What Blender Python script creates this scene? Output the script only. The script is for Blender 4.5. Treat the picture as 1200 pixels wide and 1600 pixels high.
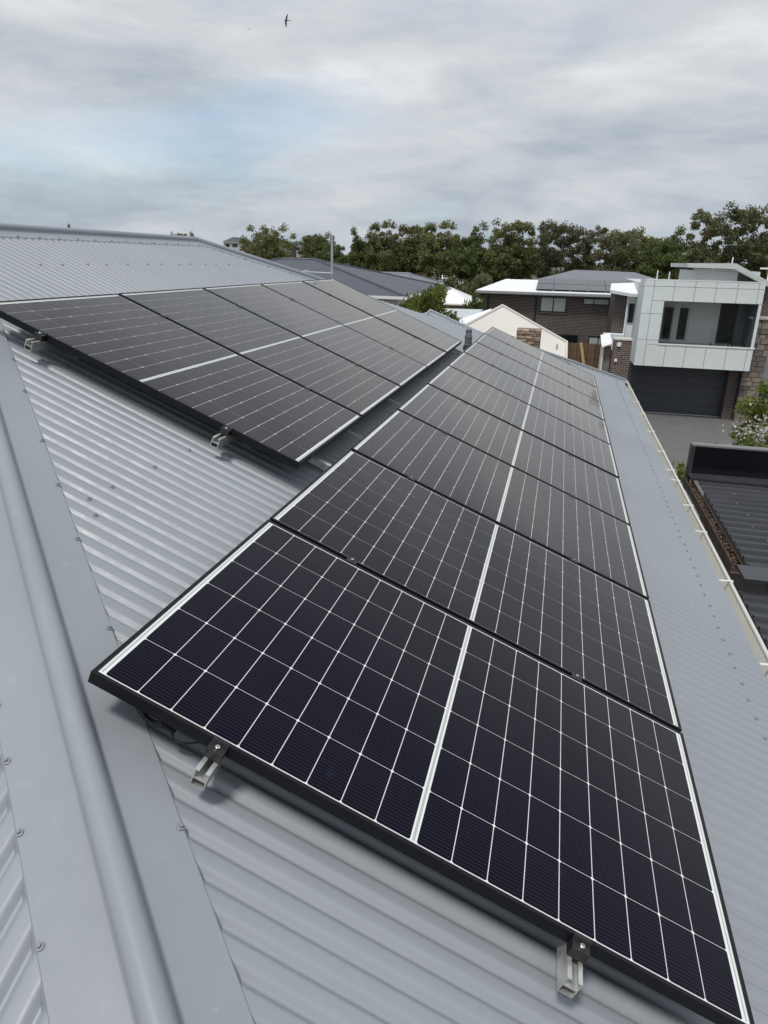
import bpy, math, random
import numpy as np
from mathutils import Vector, Matrix

# ------------------------------------------------------------------ reset
for o in list(bpy.data.objects): bpy.data.objects.remove(o)
scene = bpy.context.scene
col = scene.collection
R = math.radians
random.seed(7)

# ------------------------------------------------------------------ camera
# world frame: X = downhill of the main roof face, Y = along its ridge (away), Z = up
cam_d = bpy.data.cameras.new('camera'); cam = bpy.data.objects.new('camera', cam_d); col.objects.link(cam)
cam_d.sensor_fit = 'HORIZONTAL'; cam_d.sensor_width = 24.0; cam_d.lens = 24.0 * 1120.99 / 1200.0
cam_d.clip_start = 0.05; cam_d.clip_end = 6000
RW = ((0.97214, 0.23319, 0.02459), (0.10139, -0.31873, -0.94241), (-0.21192, 0.91871, -0.33352))
cam.matrix_world = Matrix(((RW[0][0], -RW[1][0], -RW[2][0], 1.030),
                           (RW[0][1], -RW[1][1], -RW[2][1], -1.320),
                           (RW[0][2], -RW[1][2], -RW[2][2], 0.970),
                           (0, 0, 0, 1)))
scene.camera = cam

# ------------------------------------------------------------------ sky
SUN_DIR = Vector((-0.10, -0.46, 1.10)).normalized()      # towards the sun
sun_el = math.asin(SUN_DIR.z); sun_az = math.atan2(SUN_DIR.x, SUN_DIR.y)
world = bpy.data.worlds.new('World'); scene.world = world; world.use_nodes = True
nt = world.node_tree; nt.nodes.clear()
def wn(t, **k):
    n = nt.nodes.new(t)
    for a, b in k.items(): setattr(n, a, b)
    return n
def wmath(op, a, b=None, c=None):
    n = wn('ShaderNodeMath', operation=op)
    for i, v in enumerate((a, b, c)):
        if v is None: continue
        if isinstance(v, (int, float)): n.inputs[i].default_value = v
        else: nt.links.new(v, n.inputs[i])
    return n.outputs[0]
def wramp(fac, stops):
    n = wn('ShaderNodeValToRGB'); nt.links.new(fac, n.inputs[0])
    e = n.color_ramp.elements
    while len(e) < len(stops): e.new(0.5)
    for el, (p, c) in zip(e, stops): el.position = p; el.color = (*c, 1) if len(c) == 3 else c
    return n.outputs[0]
out = wn('ShaderNodeOutputWorld')
sky = wn('ShaderNodeTexSky', sky_type='NISHITA', sun_disc=False)
sky.sun_elevation = sun_el; sky.sun_rotation = sun_az; sky.air_density = 1.0; sky.dust_density = 0.3; sky.ozone_density = 2.5
bg_sky = wn('ShaderNodeBackground'); bg_sky.inputs[1].default_value = 0.10
nt.links.new(sky.outputs[0], bg_sky.inputs[0])
tc = wn('ShaderNodeTexCoord'); sep = wn('ShaderNodeSeparateXYZ'); nt.links.new(tc.outputs['Generated'], sep.inputs[0])
zz = wmath('ADD', wmath('MAXIMUM', sep.outputs[2], 0.0), 0.30)
comb = wn('ShaderNodeCombineXYZ')
nt.links.new(wmath('DIVIDE', sep.outputs[0], zz), comb.inputs[0]); nt.links.new(wmath('DIVIDE', sep.outputs[1], zz), comb.inputs[1])
comb2 = wn('ShaderNodeCombineXYZ')                       # direction itself, flattened: banks seen from the side
nt.links.new(sep.outputs[0], comb2.inputs[0]); nt.links.new(sep.outputs[1], comb2.inputs[1]); nt.links.new(wmath('MULTIPLY', sep.outputs[2], 4.2), comb2.inputs[2])
def wnoise(src, scale, detail, rough, offs, dist=0.0, sx=1.0):
    mp = wn('ShaderNodeMapping'); mp.inputs['Location'].default_value = offs
    mp.inputs['Scale'].default_value = (scale * sx, scale, scale)
    nt.links.new(src.outputs[0], mp.inputs[0])
    n = wn('ShaderNodeTexNoise'); n.inputs['Scale'].default_value = 1.0
    n.inputs['Detail'].default_value = detail; n.inputs['Roughness'].default_value = rough
    n.inputs['Distortion'].default_value = dist
    nt.links.new(mp.outputs[0], n.inputs['Vector']); return n.outputs[0]
SKY_O1 = (7.7, 21.2, 7.0); SKY_O3 = (14.3, 7.8, 2.0)
n1 = wnoise(comb, 0.80, 10, 0.60, SKY_O1, 0.15)
n2 = wnoise(comb2, 3.6, 12, 0.60, SKY_O3, 0.2)
n3 = wnoise(comb2, 1.3, 8, 0.55, SKY_O1, 0.1)
low = wmath('MULTIPLY', wmath('SUBTRACT', 1.0, wmath('MINIMUM', wmath('MULTIPLY', wmath('MAXIMUM', sep.outputs[2], 0.0), 5.0), 1.0)), 0.05)
dens = wramp(wmath('ADD', low, wmath('ADD', wmath('MULTIPLY', n1, 0.40), wmath('MULTIPLY', n3, 0.60))), [(0.40, (0, 0, 0)), (0.50, (1, 1, 1))])
bright = wmath('SUBTRACT', wmath('ADD', wmath('MULTIPLY', n2, 0.62), wmath('MULTIPLY', n1, 0.38)), wmath('MULTIPLY', low, 2.3))
ccol = wramp(bright, [(0.34, (0.275, 0.315, 0.36)), (0.45, (0.375, 0.402, 0.432)), (0.54, (0.445, 0.463, 0.482)), (0.66, (0.56, 0.572, 0.585))])
bg_cl = wn('ShaderNodeBackground'); bg_cl.inputs[1].default_value = 0.95
nt.links.new(ccol, bg_cl.inputs[0])
mixw = wn('ShaderNodeMixShader')
nt.links.new(wmath('MULTIPLY_ADD', dens, 0.34, 0.65), mixw.inputs[0])
nt.links.new(bg_sky.outputs[0], mixw.inputs[1]); nt.links.new(bg_cl.outputs[0], mixw.inputs[2])
nt.links.new(mixw.outputs[0], out.inputs[0])

# ------------------------------------------------------------------ sun behind thin cloud
sd = bpy.data.lights.new('sun', 'SUN'); sun = bpy.data.objects.new('sun', sd); col.objects.link(sun)
sd.energy = 1.5; sd.angle = R(10); sd.color = (1.0, 0.965, 0.91)
sun.rotation_euler = (-SUN_DIR).to_track_quat('-Z', 'Y').to_euler(); sun.location = (0, -10, 40)
scene.view_settings.view_transform = 'Standard'; scene.view_settings.look = 'None'
scene.view_settings.exposure = 0.65; scene.view_settings.gamma = 1.0
try: scene.view_settings.use_curve_mapping = False
except Exception: pass
scene.render.engine = 'CYCLES'

# ================================================================== materials
def new_mat(name):
    m = bpy.data.materials.new(name); m.use_nodes = True
    t = m.node_tree; b = t.nodes['Principled BSDF']
    return m, t, b
def setc(b, k, v): b.inputs[k].default_value = v
def mat(name, c, rough=0.6, metal=0.0, var=0.12, scale=6.0, bump=0.0, bscale=40.0, spec=0.5, coord='Object', c2=None, detail=6, coat=0.0, rvar=0.0):
    """plain surface with noise in colour, roughness and relief"""
    m, t, b = new_mat(name)
    L = t.links; N = t.nodes
    tcn = N.new('ShaderNodeTexCoord')
    no = N.new('ShaderNodeTexNoise'); no.inputs['Scale'].default_value = scale; no.inputs['Detail'].default_value = detail
    no.inputs['Roughness'].default_value = 0.6
    L.new(tcn.outputs[coord], no.inputs['Vector'])
    r = N.new('ShaderNodeValToRGB'); L.new(no.outputs[0], r.inputs[0])
    a = tuple(max(0, x * (1 - var)) for x in c); d = c2 if c2 else tuple(min(1, x * (1 + var)) for x in c)
    r.color_ramp.elements[0].position = 0.32; r.color_ramp.elements[0].color = (*a, 1)
    r.color_ramp.elements[1].position = 0.68; r.color_ramp.elements[1].color = (*d, 1)
    L.new(r.outputs[0], b.inputs['Base Color'])
    setc(b, 'Roughness', rough); setc(b, 'Metallic', metal); setc(b, 'Specular IOR Level', spec)
    if coat: setc(b, 'Coat Weight', coat); setc(b, 'Coat Roughness', 0.05)
    if rvar:
        mr = N.new('ShaderNodeMapRange'); L.new(no.outputs[0], mr.inputs[0])
        mr.inputs[1].default_value = 0.3; mr.inputs[2].default_value = 0.7
        mr.inputs[3].default_value = rough - rvar; mr.inputs[4].default_value = rough + rvar
        L.new(mr.outputs[0], b.inputs['Roughness'])
    if bump:
        n2_ = N.new('ShaderNodeTexNoise'); n2_.inputs['Scale'].default_value = bscale; n2_.inputs['Detail'].default_value = 5
        L.new(tcn.outputs[coord], n2_.inputs['Vector'])
        bp = N.new('ShaderNodeBump'); bp.inputs['Strength'].default_value = bump; bp.inputs['Distance'].default_value = 0.01
        L.new(n2_.outputs[0], bp.inputs['Height']); L.new(bp.outputs[0], b.inputs['Normal'])
    return m
def brick_mat(name, c1, c2, mortar, plane='XZ', bw=0.24, rh=0.086):
    m, t, b = new_mat(name); N = t.nodes; L = t.links
    tcn = N.new('ShaderNodeTexCoord'); s = N.new('ShaderNodeSeparateXYZ'); L.new(tcn.outputs['Object'], s.inputs[0])
    cb = N.new('ShaderNodeCombineXYZ')
    ad = N.new('ShaderNodeMath'); ad.operation = 'ADD'; L.new(s.outputs[0], ad.inputs[0]); L.new(s.outputs[1], ad.inputs[1])
    L.new(ad.outputs[0], cb.inputs[0]); L.new(s.outputs[2], cb.inputs[1])
    br = N.new('ShaderNodeTexBrick'); L.new(cb.outputs[0], br.inputs['Vector'])
    br.inputs['Color1'].default_value = (*c1, 1); br.inputs['Color2'].default_value = (*c2, 1); br.inputs['Mortar'].default_value = (*mortar, 1)
    br.inputs['Scale'].default_value = 1.0; br.inputs['Brick Width'].default_value = bw; br.inputs['Row Height'].default_value = rh
    br.inputs['Mortar Size'].default_value = 0.010; br.inputs['Mortar Smooth'].default_value = 0.2; br.inputs['Bias'].default_value = -0.1
    L.new(br.outputs['Color'], b.inputs['Base Color']); setc(b, 'Roughness', 0.85)
    bp = N.new('ShaderNodeBump'); bp.inputs['Strength'].default_value = 0.6; bp.inputs['Distance'].default_value = 0.01; bp.invert = True
    L.new(br.outputs['Fac'], bp.inputs['Height']); L.new(bp.outputs[0], b.inputs['Normal'])
    return m
def roof_paint(name, c, rough=0.42):
    """factory painted steel: fine dust, chalky streaks, scuffs with a shape of their own"""
    m, t, b = new_mat(name); N = t.nodes; L = t.links
    tcn = N.new('ShaderNodeTexCoord')
    def noi(sc, det, ro=0.6, stretch=(1, 1, 1)):
        mp = N.new('ShaderNodeMapping'); mp.inputs['Scale'].default_value = stretch
        L.new(tcn.outputs['Object'], mp.inputs[0])
        n = N.new('ShaderNodeTexNoise'); n.inputs['Scale'].default_value = sc; n.inputs['Detail'].default_value = det
        n.inputs['Roughness'].default_value = ro; L.new(mp.outputs[0], n.inputs['Vector']); return n.outputs[0]
    big = noi(0.9, 5); fine = noi(260, 2, 0.5); mid = noi(14, 8, 0.7)
    r = N.new('ShaderNodeValToRGB'); L.new(big, r.inputs[0])
    r.color_ramp.elements[0].position = 0.3; r.color_ramp.elements[0].color = (*[x * 0.94 for x in c], 1)
    r.color_ramp.elements[1].position = 0.7; r.color_ramp.elements[1].color = (*[x * 1.05 for x in c], 1)
    sc = N.new('ShaderNodeValToRGB'); L.new(mid, sc.inputs[0])
    sc.color_ramp.elements[0].position = 0.60; sc.color_ramp.elements[0].color = (0, 0, 0, 1)
    sc.color_ramp.elements[1].position = 0.82; sc.color_ramp.elements[1].color = (0.5, 0.5, 0.5, 1)
    fm = N.new('ShaderNodeValToRGB'); L.new(fine, fm.inputs[0])
    fm.color_ramp.elements[0].position = 0.56; fm.color_ramp.elements[0].color = (0.25, 0.25, 0.25, 1)
    fm.color_ramp.elements[1].position = 0.66; fm.color_ramp.elements[1].color = (1, 1, 1, 1)
    mu = N.new('ShaderNodeMath'); mu.operation = 'MULTIPLY'; L.new(sc.outputs[0], mu.inputs[0]); L.new(fm.outputs[0], mu.inputs[1])
    mx = N.new('ShaderNodeMixRGB'); L.new(mu.outputs[0], mx.inputs[0]); L.new(r.outputs[0], mx.inputs[1])
    mx.inputs[2].default_value = (0.62, 0.62, 0.60, 1)
    L.new(mx.outputs[0], b.inputs['Base Color'])
    mr = N.new('ShaderNodeMapRange'); L.new(mid, mr.inputs[0]); mr.inputs[1].default_value = 0.3; mr.inputs[2].default_value = 0.7
    mr.inputs[3].default_value = rough - 0.06; mr.inputs[4].default_value = rough + 0.08
    L.new(mr.outputs[0], b.inputs['Roughness']); setc(b, 'Specular IOR Level', 0.5)
    bp = N.new('ShaderNodeBump'); bp.inputs['Strength'].default_value = 0.05; bp.inputs['Distance'].default_value = 0.004
    L.new(mid, bp.inputs['Height']); L.new(bp.outputs[0], b.inputs['Normal'])
    return m
def glassy(name, c, rough=0.04, spec=0.5):
    m, t, b = new_mat(name); setc(b, 'Base Color', (*c, 1)); setc(b, 'Roughness', rough); setc(b, 'Specular IOR Level', spec)
    return m

M = {}
ROOF = (0.272, 0.292, 0.318)
M['roof'] = roof_paint('painted roof steel', ROOF)
M['roof_far'] = roof_paint('painted roof steel far', ROOF)
M['cap'] = roof_paint('painted capping steel', (0.272, 0.292, 0.318), 0.36)
M['screw'] = mat('painted screw', (0.24, 0.255, 0.28), 0.4, 0.0, 0.1, 80)
M['seal'] = mat('rubber washer', (0.05, 0.052, 0.055), 0.7, 0, 0.1, 80)
M['frame'] = mat('black anodised frame', (0.006, 0.0065, 0.008), 0.45, 0.0, 0.15, 30, spec=0.28, rvar=0.05)
M['alu'] = mat('mill aluminium', (0.70, 0.70, 0.67), 0.36, 0.75, 0.12, 40, rvar=0.08)
M['steel'] = mat('stainless bolt', (0.62, 0.62, 0.60), 0.25, 1.0, 0.08, 60)
M['clamp'] = mat('black clamp', (0.014, 0.014, 0.015), 0.42, 0, 0.2, 60)
M['black_plastic'] = mat('black plastic', (0.012, 0.012, 0.012), 0.45, 0, 0.2, 60)
M['gutter'] = mat('cream gutter steel', (0.66, 0.66, 0.61), 0.4, 0, 0.08, 3, c2=(0.60, 0.59, 0.52), detail=8)
M['ribbon'] = mat('tinned ribbon', (0.42, 0.43, 0.42), 0.35, 0.0, 0.05, 40, coat=1.0)

def laminate(name, cell):
    """a face under the cover glass: backsheet or cell, with the glass as a smooth coat over it"""
    m, t, b = new_mat(name); N = t.nodes; L = t.links
    tcn = N.new('ShaderNodeTexCoord')
    geo = N.new('ShaderNodeNewGeometry')
    if cell:
        s = N.new('ShaderNodeSeparateXYZ'); L.new(tcn.outputs['Object'], s.inputs[0])
        def mth(op, a, v=None):
            n = N.new('ShaderNodeMath'); n.operation = op
            L.new(a, n.inputs[0])
            if v is not None: n.inputs[1].default_value = v
            return n.outputs[0]
        fy = mth('FRACT', mth('ADD', mth('DIVIDE', s.outputs[1], 0.182 / 16), 8.5))
        line = mth('LESS_THAN', mth('ABSOLUTE', mth('SUBTRACT', fy, 0.5)), 0.034)
        oi = N.new('ShaderNodeObjectInfo')
        hue = N.new('ShaderNodeMixRGB'); L.new(oi.outputs['Random'], hue.inputs[0])
        hue.inputs[1].default_value = (0.0010, 0.0009, 0.0078, 1); hue.inputs[2].default_value = (0.0020, 0.0013, 0.0090, 1)
        # faint handling smears on the glass
        no = N.new('ShaderNodeTexNoise'); no.inputs['Scale'].default_value = 5.5; no.inputs['Detail'].default_value = 9; no.inputs['Roughness'].default_value = 0.72
        L.new(geo.outputs['Position'], no.inputs['Vector'])
        rr = N.new('ShaderNodeValToRGB'); L.new(no.outputs[0], rr.inputs[0])
        rr.color_ramp.elements[0].position = 0.64; rr.color_ramp.elements[0].color = (0, 0, 0, 1)
        rr.color_ramp.elements[1].position = 0.80; rr.color_ramp.elements[1].color = (0.6, 0.6, 0.6, 1)
        sm = N.new('ShaderNodeMixRGB'); L.new(rr.outputs[0], sm.inputs[0]); L.new(hue.outputs[0], sm.inputs[1]); sm.inputs[2].default_value = (0.018, 0.028, 0.055, 1)
        mx = N.new('ShaderNodeMixRGB'); L.new(line, mx.inputs[0]); L.new(sm.outputs[0], mx.inputs[1]); mx.inputs[2].default_value = (0.048, 0.046, 0.062, 1)
        L.new(mx.outputs[0], b.inputs['Base Color'])
        setc(b, 'Specular IOR Level', 0.0); setc(b, 'Roughness', 0.5)
    else:
        setc(b, 'Base Color', (0.74, 0.75, 0.74, 1)); setc(b, 'Roughness', 0.6); setc(b, 'Specular IOR Level', 0.0)
    setc(b, 'Coat Weight', 1.0); setc(b, 'Coat IOR', 1.17)
    setc(b, 'Sheen Weight', 1.0); setc(b, 'Sheen Roughness', 0.31); setc(b, 'Sheen Tint', (1.0, 0.93, 0.86, 1))   # dust film as an added warm sheen that brightens grazing reflections
    n2_ = N.new('ShaderNodeTexNoise'); n2_.inputs['Scale'].default_value = 2.3; n2_.inputs['Detail'].default_value = 6
    L.new(geo.outputs['Position'], n2_.inputs['Vector'])
    mr = N.new('ShaderNodeMapRange'); L.new(n2_.outputs[0], mr.inputs[0]); mr.inputs[1].default_value = 0.3; mr.inputs[2].default_value = 0.75
    mr.inputs[3].default_value = 0.02; mr.inputs[4].default_value = 0.06
    L.new(mr.outputs[0], b.inputs['Coat Roughness'])
    return m
M['cell'] = laminate('silicon cell under glass', True)
M['sheet'] = laminate('white backsheet under glass', False)

# ================================================================== mesh helpers
class MB:
    def __init__(s): s.v = []; s.f = []
    def add(s, vs, fs):
        k = len(s.v); s.v += [tuple(map(float, p)) for p in vs]; s.f += [tuple(i + k for i in f) for f in fs]; return s
    def box(s, x0, x1, y0, y1, z0, z1):
        return s.add([(x0,y0,z0),(x1,y0,z0),(x1,y1,z0),(x0,y1,z0),(x0,y0,z1),(x1,y0,z1),(x1,y1,z1),(x0,y1,z1)],
                     [(3,2,1,0),(4,5,6,7),(0,1,5,4),(1,2,6,5),(2,3,7,6),(3,0,4,7)])
    def prism(s, prof, a, b, ax='y'):
        """closed 2D profile extruded along an axis; profile (p,q) -> the two other axes in order"""
        n = len(prof)
        def P(p, t): return {'y': (p[0], t, p[1]), 'x': (t, p[0], p[1]), 'z': (p[0], p[1], t)}[ax]
        vs = [P(p, a) for p in prof] + [P(p, b) for p in prof]
        fs = [(i, (i+1) % n, n + (i+1) % n, n + i) for i in range(n)] + [tuple(range(n))[::-1], tuple(range(n, 2*n))]
        return s.add(vs, fs)
    def tube(s, pts, rad, n=8, caps=True):
        pts = [Vector(p) for p in pts]; rad = rad if isinstance(rad, (list, tuple)) else [rad] * len(pts)
        k = len(s.v); up = None
        for i, p in enumerate(pts):
            d = (pts[min(i+1, len(pts)-1)] - pts[max(i-1, 0)]).normalized()
            if up is None:
                up = Vector((0, 0, 1)) if abs(d.z) < 0.9 else Vector((1, 0, 0))
            a = d.cross(up).normalized(); b = a.cross(d).normalized(); up = b
            for j in range(n):
                t = 2 * math.pi * j / n; q = p + a * (rad[i] * math.cos(t)) + b * (rad[i] * math.sin(t)); s.v.append(tuple(q))
        for i in range(len(pts) - 1):
            for j in range(n):
                s.f.append((k+i*n+j, k+i*n+(j+1) % n, k+(i+1)*n+(j+1) % n, k+(i+1)*n+j))
        if caps:
            s.f.append(tuple(k + j for j in range(n))[::-1]); s.f.append(tuple(k + (len(pts)-1)*n + j for j in range(n)))
        return s
    def lathe(s, prof, n=16, c=(0, 0, 0)):
        k = len(s.v)
        for r, z in prof:
            for j in range(n):
                t = 2*math.pi*j/n; s.v.append((c[0]+r*math.cos(t), c[1]+r*math.sin(t), c[2]+z))
        for i in range(len(prof)-1):
            for j in range(n): s.f.append((k+i*n+j, k+i*n+(j+1) % n, k+(i+1)*n+(j+1) % n, k+(i+1)*n+j))
        s.f.append(tuple(k+j for j in range(n))[::-1]); s.f.append(tuple(k+(len(prof)-1)*n+j for j in range(n)))
        return s
    def slab(s, poly, th):
        """3D planar polygon given a thickness downwards along its normal"""
        P = [Vector(p) for p in poly]; nn = Vector((0, 0, 0))
        for i in range(len(P)): nn += P[i].cross(P[(i+1) % len(P)])
        nn.normalize()
        if nn.z < 0: P = P[::-1]; nn = -nn
        n = len(P); vs = P + [p - nn * th for p in P]
        return s.add(vs, [tuple(range(n)), tuple(range(n, 2*n))[::-1]] + [(i, n+i, n+(i+1) % n, (i+1) % n) for i in range(n)])
    def mesh(s, name, m, smooth=False, center=True):
        V = np.array(s.v); c = (V.min(0) + V.max(0)) / 2 if center else np.zeros(3)
        me = bpy.data.meshes.new(name); me.from_pydata([tuple(p) for p in V - c], [], s.f)
        if m: me.materials.append(m)
        if smooth:
            me.polygons.foreach_set('use_smooth', [True] * len(me.polygons))
        me.update(); return me, Vector(c)
    def build(s, name, m, parent=None, smooth=False, base=False, auto=None):
        me, c = s.mesh(name, m, smooth or auto is not None)
        if auto is not None:
            try: me.set_sharp_from_angle(angle=R(auto))
            except Exception: pass
        o = bpy.data.objects.new(name, me); col.objects.link(o)
        if parent is not None:
            o.parent = parent; o.location = c - Vector(parent.get('_o', (0, 0, 0)))
        else: o.location = c
        return o
def tag(o, label=None, cat=None, group=None, kind=None):
    for k, v in (('label', label), ('category', cat), ('group', group), ('kind', kind)):
        if v: o[k] = v
    return o
OFF = {}
def root(name, loc, label, cat, group=None, rot=(0, 0, 0), world_children=True):
    """Empty at the base of a thing; its parts are modelled in world coordinates and stored relative to it"""
    e = bpy.data.objects.new(name, None); col.objects.link(e); e.empty_display_size = 0.2
    e.location = loc; e.rotation_euler = rot; tag(e, label, cat, group)
    e['_o'] = tuple(loc) if world_children else (0.0, 0.0, 0.0)
    return e
def inst(name, me, parent, loc, rot=(0, 0, 0), scale=(1, 1, 1)):
    o = bpy.data.objects.new(name, me); col.objects.link(o)
    if parent is not None:
        o.parent = parent; o.location = Vector(loc) - Vector(parent.get('_o', (0, 0, 0)))
    else: o.location = loc
    o.rotation_euler = rot; o.scale = scale
    return o
def copy_tree(o, parent=None):
    c = o.copy(); col.objects.link(c); c.parent = parent
    for ch in o.children: copy_tree(ch, c)
    return c

# ================================================================== roof geometry
TH = R(22.5); CT, ST, TT = math.cos(TH), math.sin(TH), math.tan(TH)
H0 = -0.14                                   # roof crests below the glass plane
def RP(v, u, n=0.0): return Vector((v*CT + n*ST, u, -v*ST + n*CT))      # roof plane -> world
GROUND = -6.2
HIPA = -0.072                                # near hip in plan: Y = HIPA - X
EAVE_V = 2.55; RIDGE_V = -3.2
EX = EAVE_V*CT + H0*ST; EZ = -EAVE_V*ST + H0*CT
RX = RIDGE_V*CT + H0*ST; RZ = -RIDGE_V*ST + H0*CT
def main_z(X): return -TT*X + H0/CT

def corrugated(poly, down, pitch=0.076, depth=0.016, per=12, name='roof_sheet', m=None, parent=None, shape='sine', vseg=1.5):
    """planar 3D polygon filled with a corrugated sheet: waves across, straight along 'down'"""
    P = [Vector(p) for p in poly]
    nn = (P[1]-P[0]).cross(P[2]-P[0]).normalized()
    if nn.z < 0: nn = -nn
    d = Vector(down); d = (d - nn*d.dot(nn)).normalized(); a = d.cross(nn).normalized()
    O = P[0]; Q = [((p-O).dot(a), (p-O).dot(d)) for p in P]
    a0 = min(q[0] for q in Q); a1 = max(q[0] for q in Q)
    ks = set()
    st = pitch / per
    k0 = math.ceil(a0/st + 1e-6); k1 = math.floor(a1/st - 1e-6)
    xs = sorted(set([a0+1e-5, a1-1e-5] + [k*st for k in range(k0, k1+1)] + [q[0] for q in Q if a0 < q[0] < a1]))
    mb = MB(); rows = []
    for x in xs:
        ys = []
        for i in range(len(Q)):
            (x0, y0), (x1, y1) = Q[i], Q[(i+1) % len(Q)]
            if abs(x1-x0) < 1e-9: continue
            t = (x-x0)/(x1-x0)
            if -1e-9 <= t <= 1+1e-9: ys.append(y0 + t*(y1-y0))
        if len(ys) < 2: rows.append(None); continue
        ph = (x/pitch) % 1.0
        if shape == 'sine': c_ = math.tanh(2.0*(math.cos(2*math.pi*ph)+0.72)); z = depth*(c_-math.tanh(2.0*1.72))/(math.tanh(2.0*1.72)+math.tanh(2.0*0.28))
        else:
            q = abs(ph-0.5)*2
            z = 0.0 if q < 0.16 else (-depth*(q-0.16)/0.14 if q < 0.30 else -depth)
        rows.append((x, min(ys), max(ys), z))
    rows = [r for r in rows if r]
    # shared break lines so that neighbours line up
    for i in range(len(rows)-1):
        r, s2 = rows[i], rows[i+1]
        def pt(rw, y): return O + a*rw[0] + d*y + nn*rw[3]
        n = max(1, int(max(r[2]-r[1], s2[2]-s2[1])/vseg))
        for j in range(n):
            t0, t1 = j/n, (j+1)/n
            mb.add([pt(r, r[1]+(r[2]-r[1])*t0), pt(s2, s2[1]+(s2[2]-s2[1])*t0), pt(s2, s2[1]+(s2[2]-s2[1])*t1), pt(r, r[1]+(r[2]-r[1])*t1)], [(0, 1, 2, 3)])
    # weld
    V = np.array(mb.v); key = np.round(V, 5); uq, idx, inv = np.unique(key, axis=0, return_index=True, return_inverse=True)
    inv = inv.ravel()
    mb2 = MB(); mb2.v = [tuple(V[i]) for i in idx]
    for f in mb.f:
        g = []
        for i in f:
            j = int(inv[i])
            if not g or g[-1] != j: g.append(j)
        if g[0] == g[-1]: g = g[:-1]
        if len(g) >= 3: mb2.f.append(tuple(g))
    o = mb2.build(name, m, parent, smooth=True)
    me = o.data
    # faces up
    n0 = me.polygons[0].normal
    if n0.dot(nn) < 0: me.flip_normals()
    if shape != 'sine':
        try: me.set_sharp_from_angle(angle=R(25))
        except Exception: pass
    return o

def cap(name, A, B, na, nb, parent, m, flange=0.15, rad=0.031, lift=0.004, lip=0.019):
    """ridge or hip capping: flange, roll, flange; na/nb are the normals of the two faces (na on the side of A->B's left)"""
    A, B = Vector(A), Vector(B); d = (B-A).normalized(); na, nb = Vector(na).normalized(), Vector(nb).normalized()
    wl = na.cross(d); wl = wl if wl.dot(nb) < 0 else -wl       # down face a
    wr = nb.cross(d); wr = wr if wr.dot(na) < 0 else -wr
    upv = (na+nb).normalized()
    prof = []
    prof.append(wl*flange + na*(lift-lip)); prof.append(wl*(flange-0.016) + na*lift)
    prof.append(wl*(rad*1.08) + na*(lift+0.001))
    side_l = (wl - upv*wl.dot(upv)).normalized(); cc = upv*(rad*0.62)
    for i in range(15):
        t = R(-28 + (236)*i/14)
        prof.append(cc + side_l*(rad*math.cos(t)) + upv*(rad*math.sin(t)))
    prof.append(wr*(rad*1.08) + nb*(lift+0.001)); prof.append(wr*(flange-0.016) + nb*lift); prof.append(wr*flange + nb*(lift-lip))
    inner = [p - upv*0.0016 for p in prof[::-1]]
    ring = prof + inner; n = len(ring)
    vs = [A+p for p in ring] + [B+p for p in ring]
    mb = MB().add(vs, [(i, (i+1) % n, n+(i+1) % n, n+i) for i in range(n)])
    o = mb.build(name, m, parent, auto=32)
    o.data.flip_normals()
    return o, wl, wr, d

house = root('metal_roof_house', (0.0, 5.0, GROUND), 'two-storey house with grey corrugated metal hip roof carrying both rows of solar panels', 'house')
# plan of the roof
P_ridge_n = Vector((RX, HIPA-RX, RZ)); P_ridge_f = RP(RIDGE_V, 6.50, H0)
P_eave_n = Vector((EX, HIPA-EX, EZ)); P_eave_f = RP(EAVE_V, 13.05, H0)
far = [P_ridge_f, RP(-1.9, 8.04, H0), RP(0.0, 10.46, H0), P_eave_f]
HN_main = Vector((ST, 0, CT)); HN_near = Vector((0, -ST, CT)); HN_back = Vector((-ST, 0, CT))
corrugated([P_ridge_n, far[0], far[1], far[2], far[3], P_eave_n], (CT, 0, -ST), m=M['roof'], parent=house, depth=0.0165)
# near end face (falls towards -Y)
NY = HIPA - EX
BX = 2*RX - EX
corrugated([P_ridge_n, P_eave_n, Vector((BX, NY, EZ))], (0, -CT, -ST), m=M['roof'], parent=house, depth=0.0165)
# back face and far end
corrugated([P_ridge_f, P_ridge_n, Vector((BX, NY, EZ)), Vector((BX, 13.05, EZ))], (-CT, 0, -ST), m=M['roof_far'], parent=house, per=4)
fe = MB()
fe.add([far[0], far[1], far[2], far[3], (BX, 13.05, EZ)], [(0, 1, 2, 3, 4)])
fe.build('roof_sheet', M['roof_far'], house)
# walls under the eaves
wallm = mat('rendered house wall', (0.45, 0.44, 0.41), 0.8, 0, 0.06, 2, bump=0.1)
MB().box(BX+0.45, EX-0.45, NY+0.45, 12.6, GROUND, EZ-0.14).build('wall', wallm, house)
MB().box(BX+0.02, EX-0.03, NY+0.03, 13.0, EZ-0.16, EZ-0.13).build('soffit', mat('soffit', (0.6, 0.6, 0.58), 0.7), house)
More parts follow.
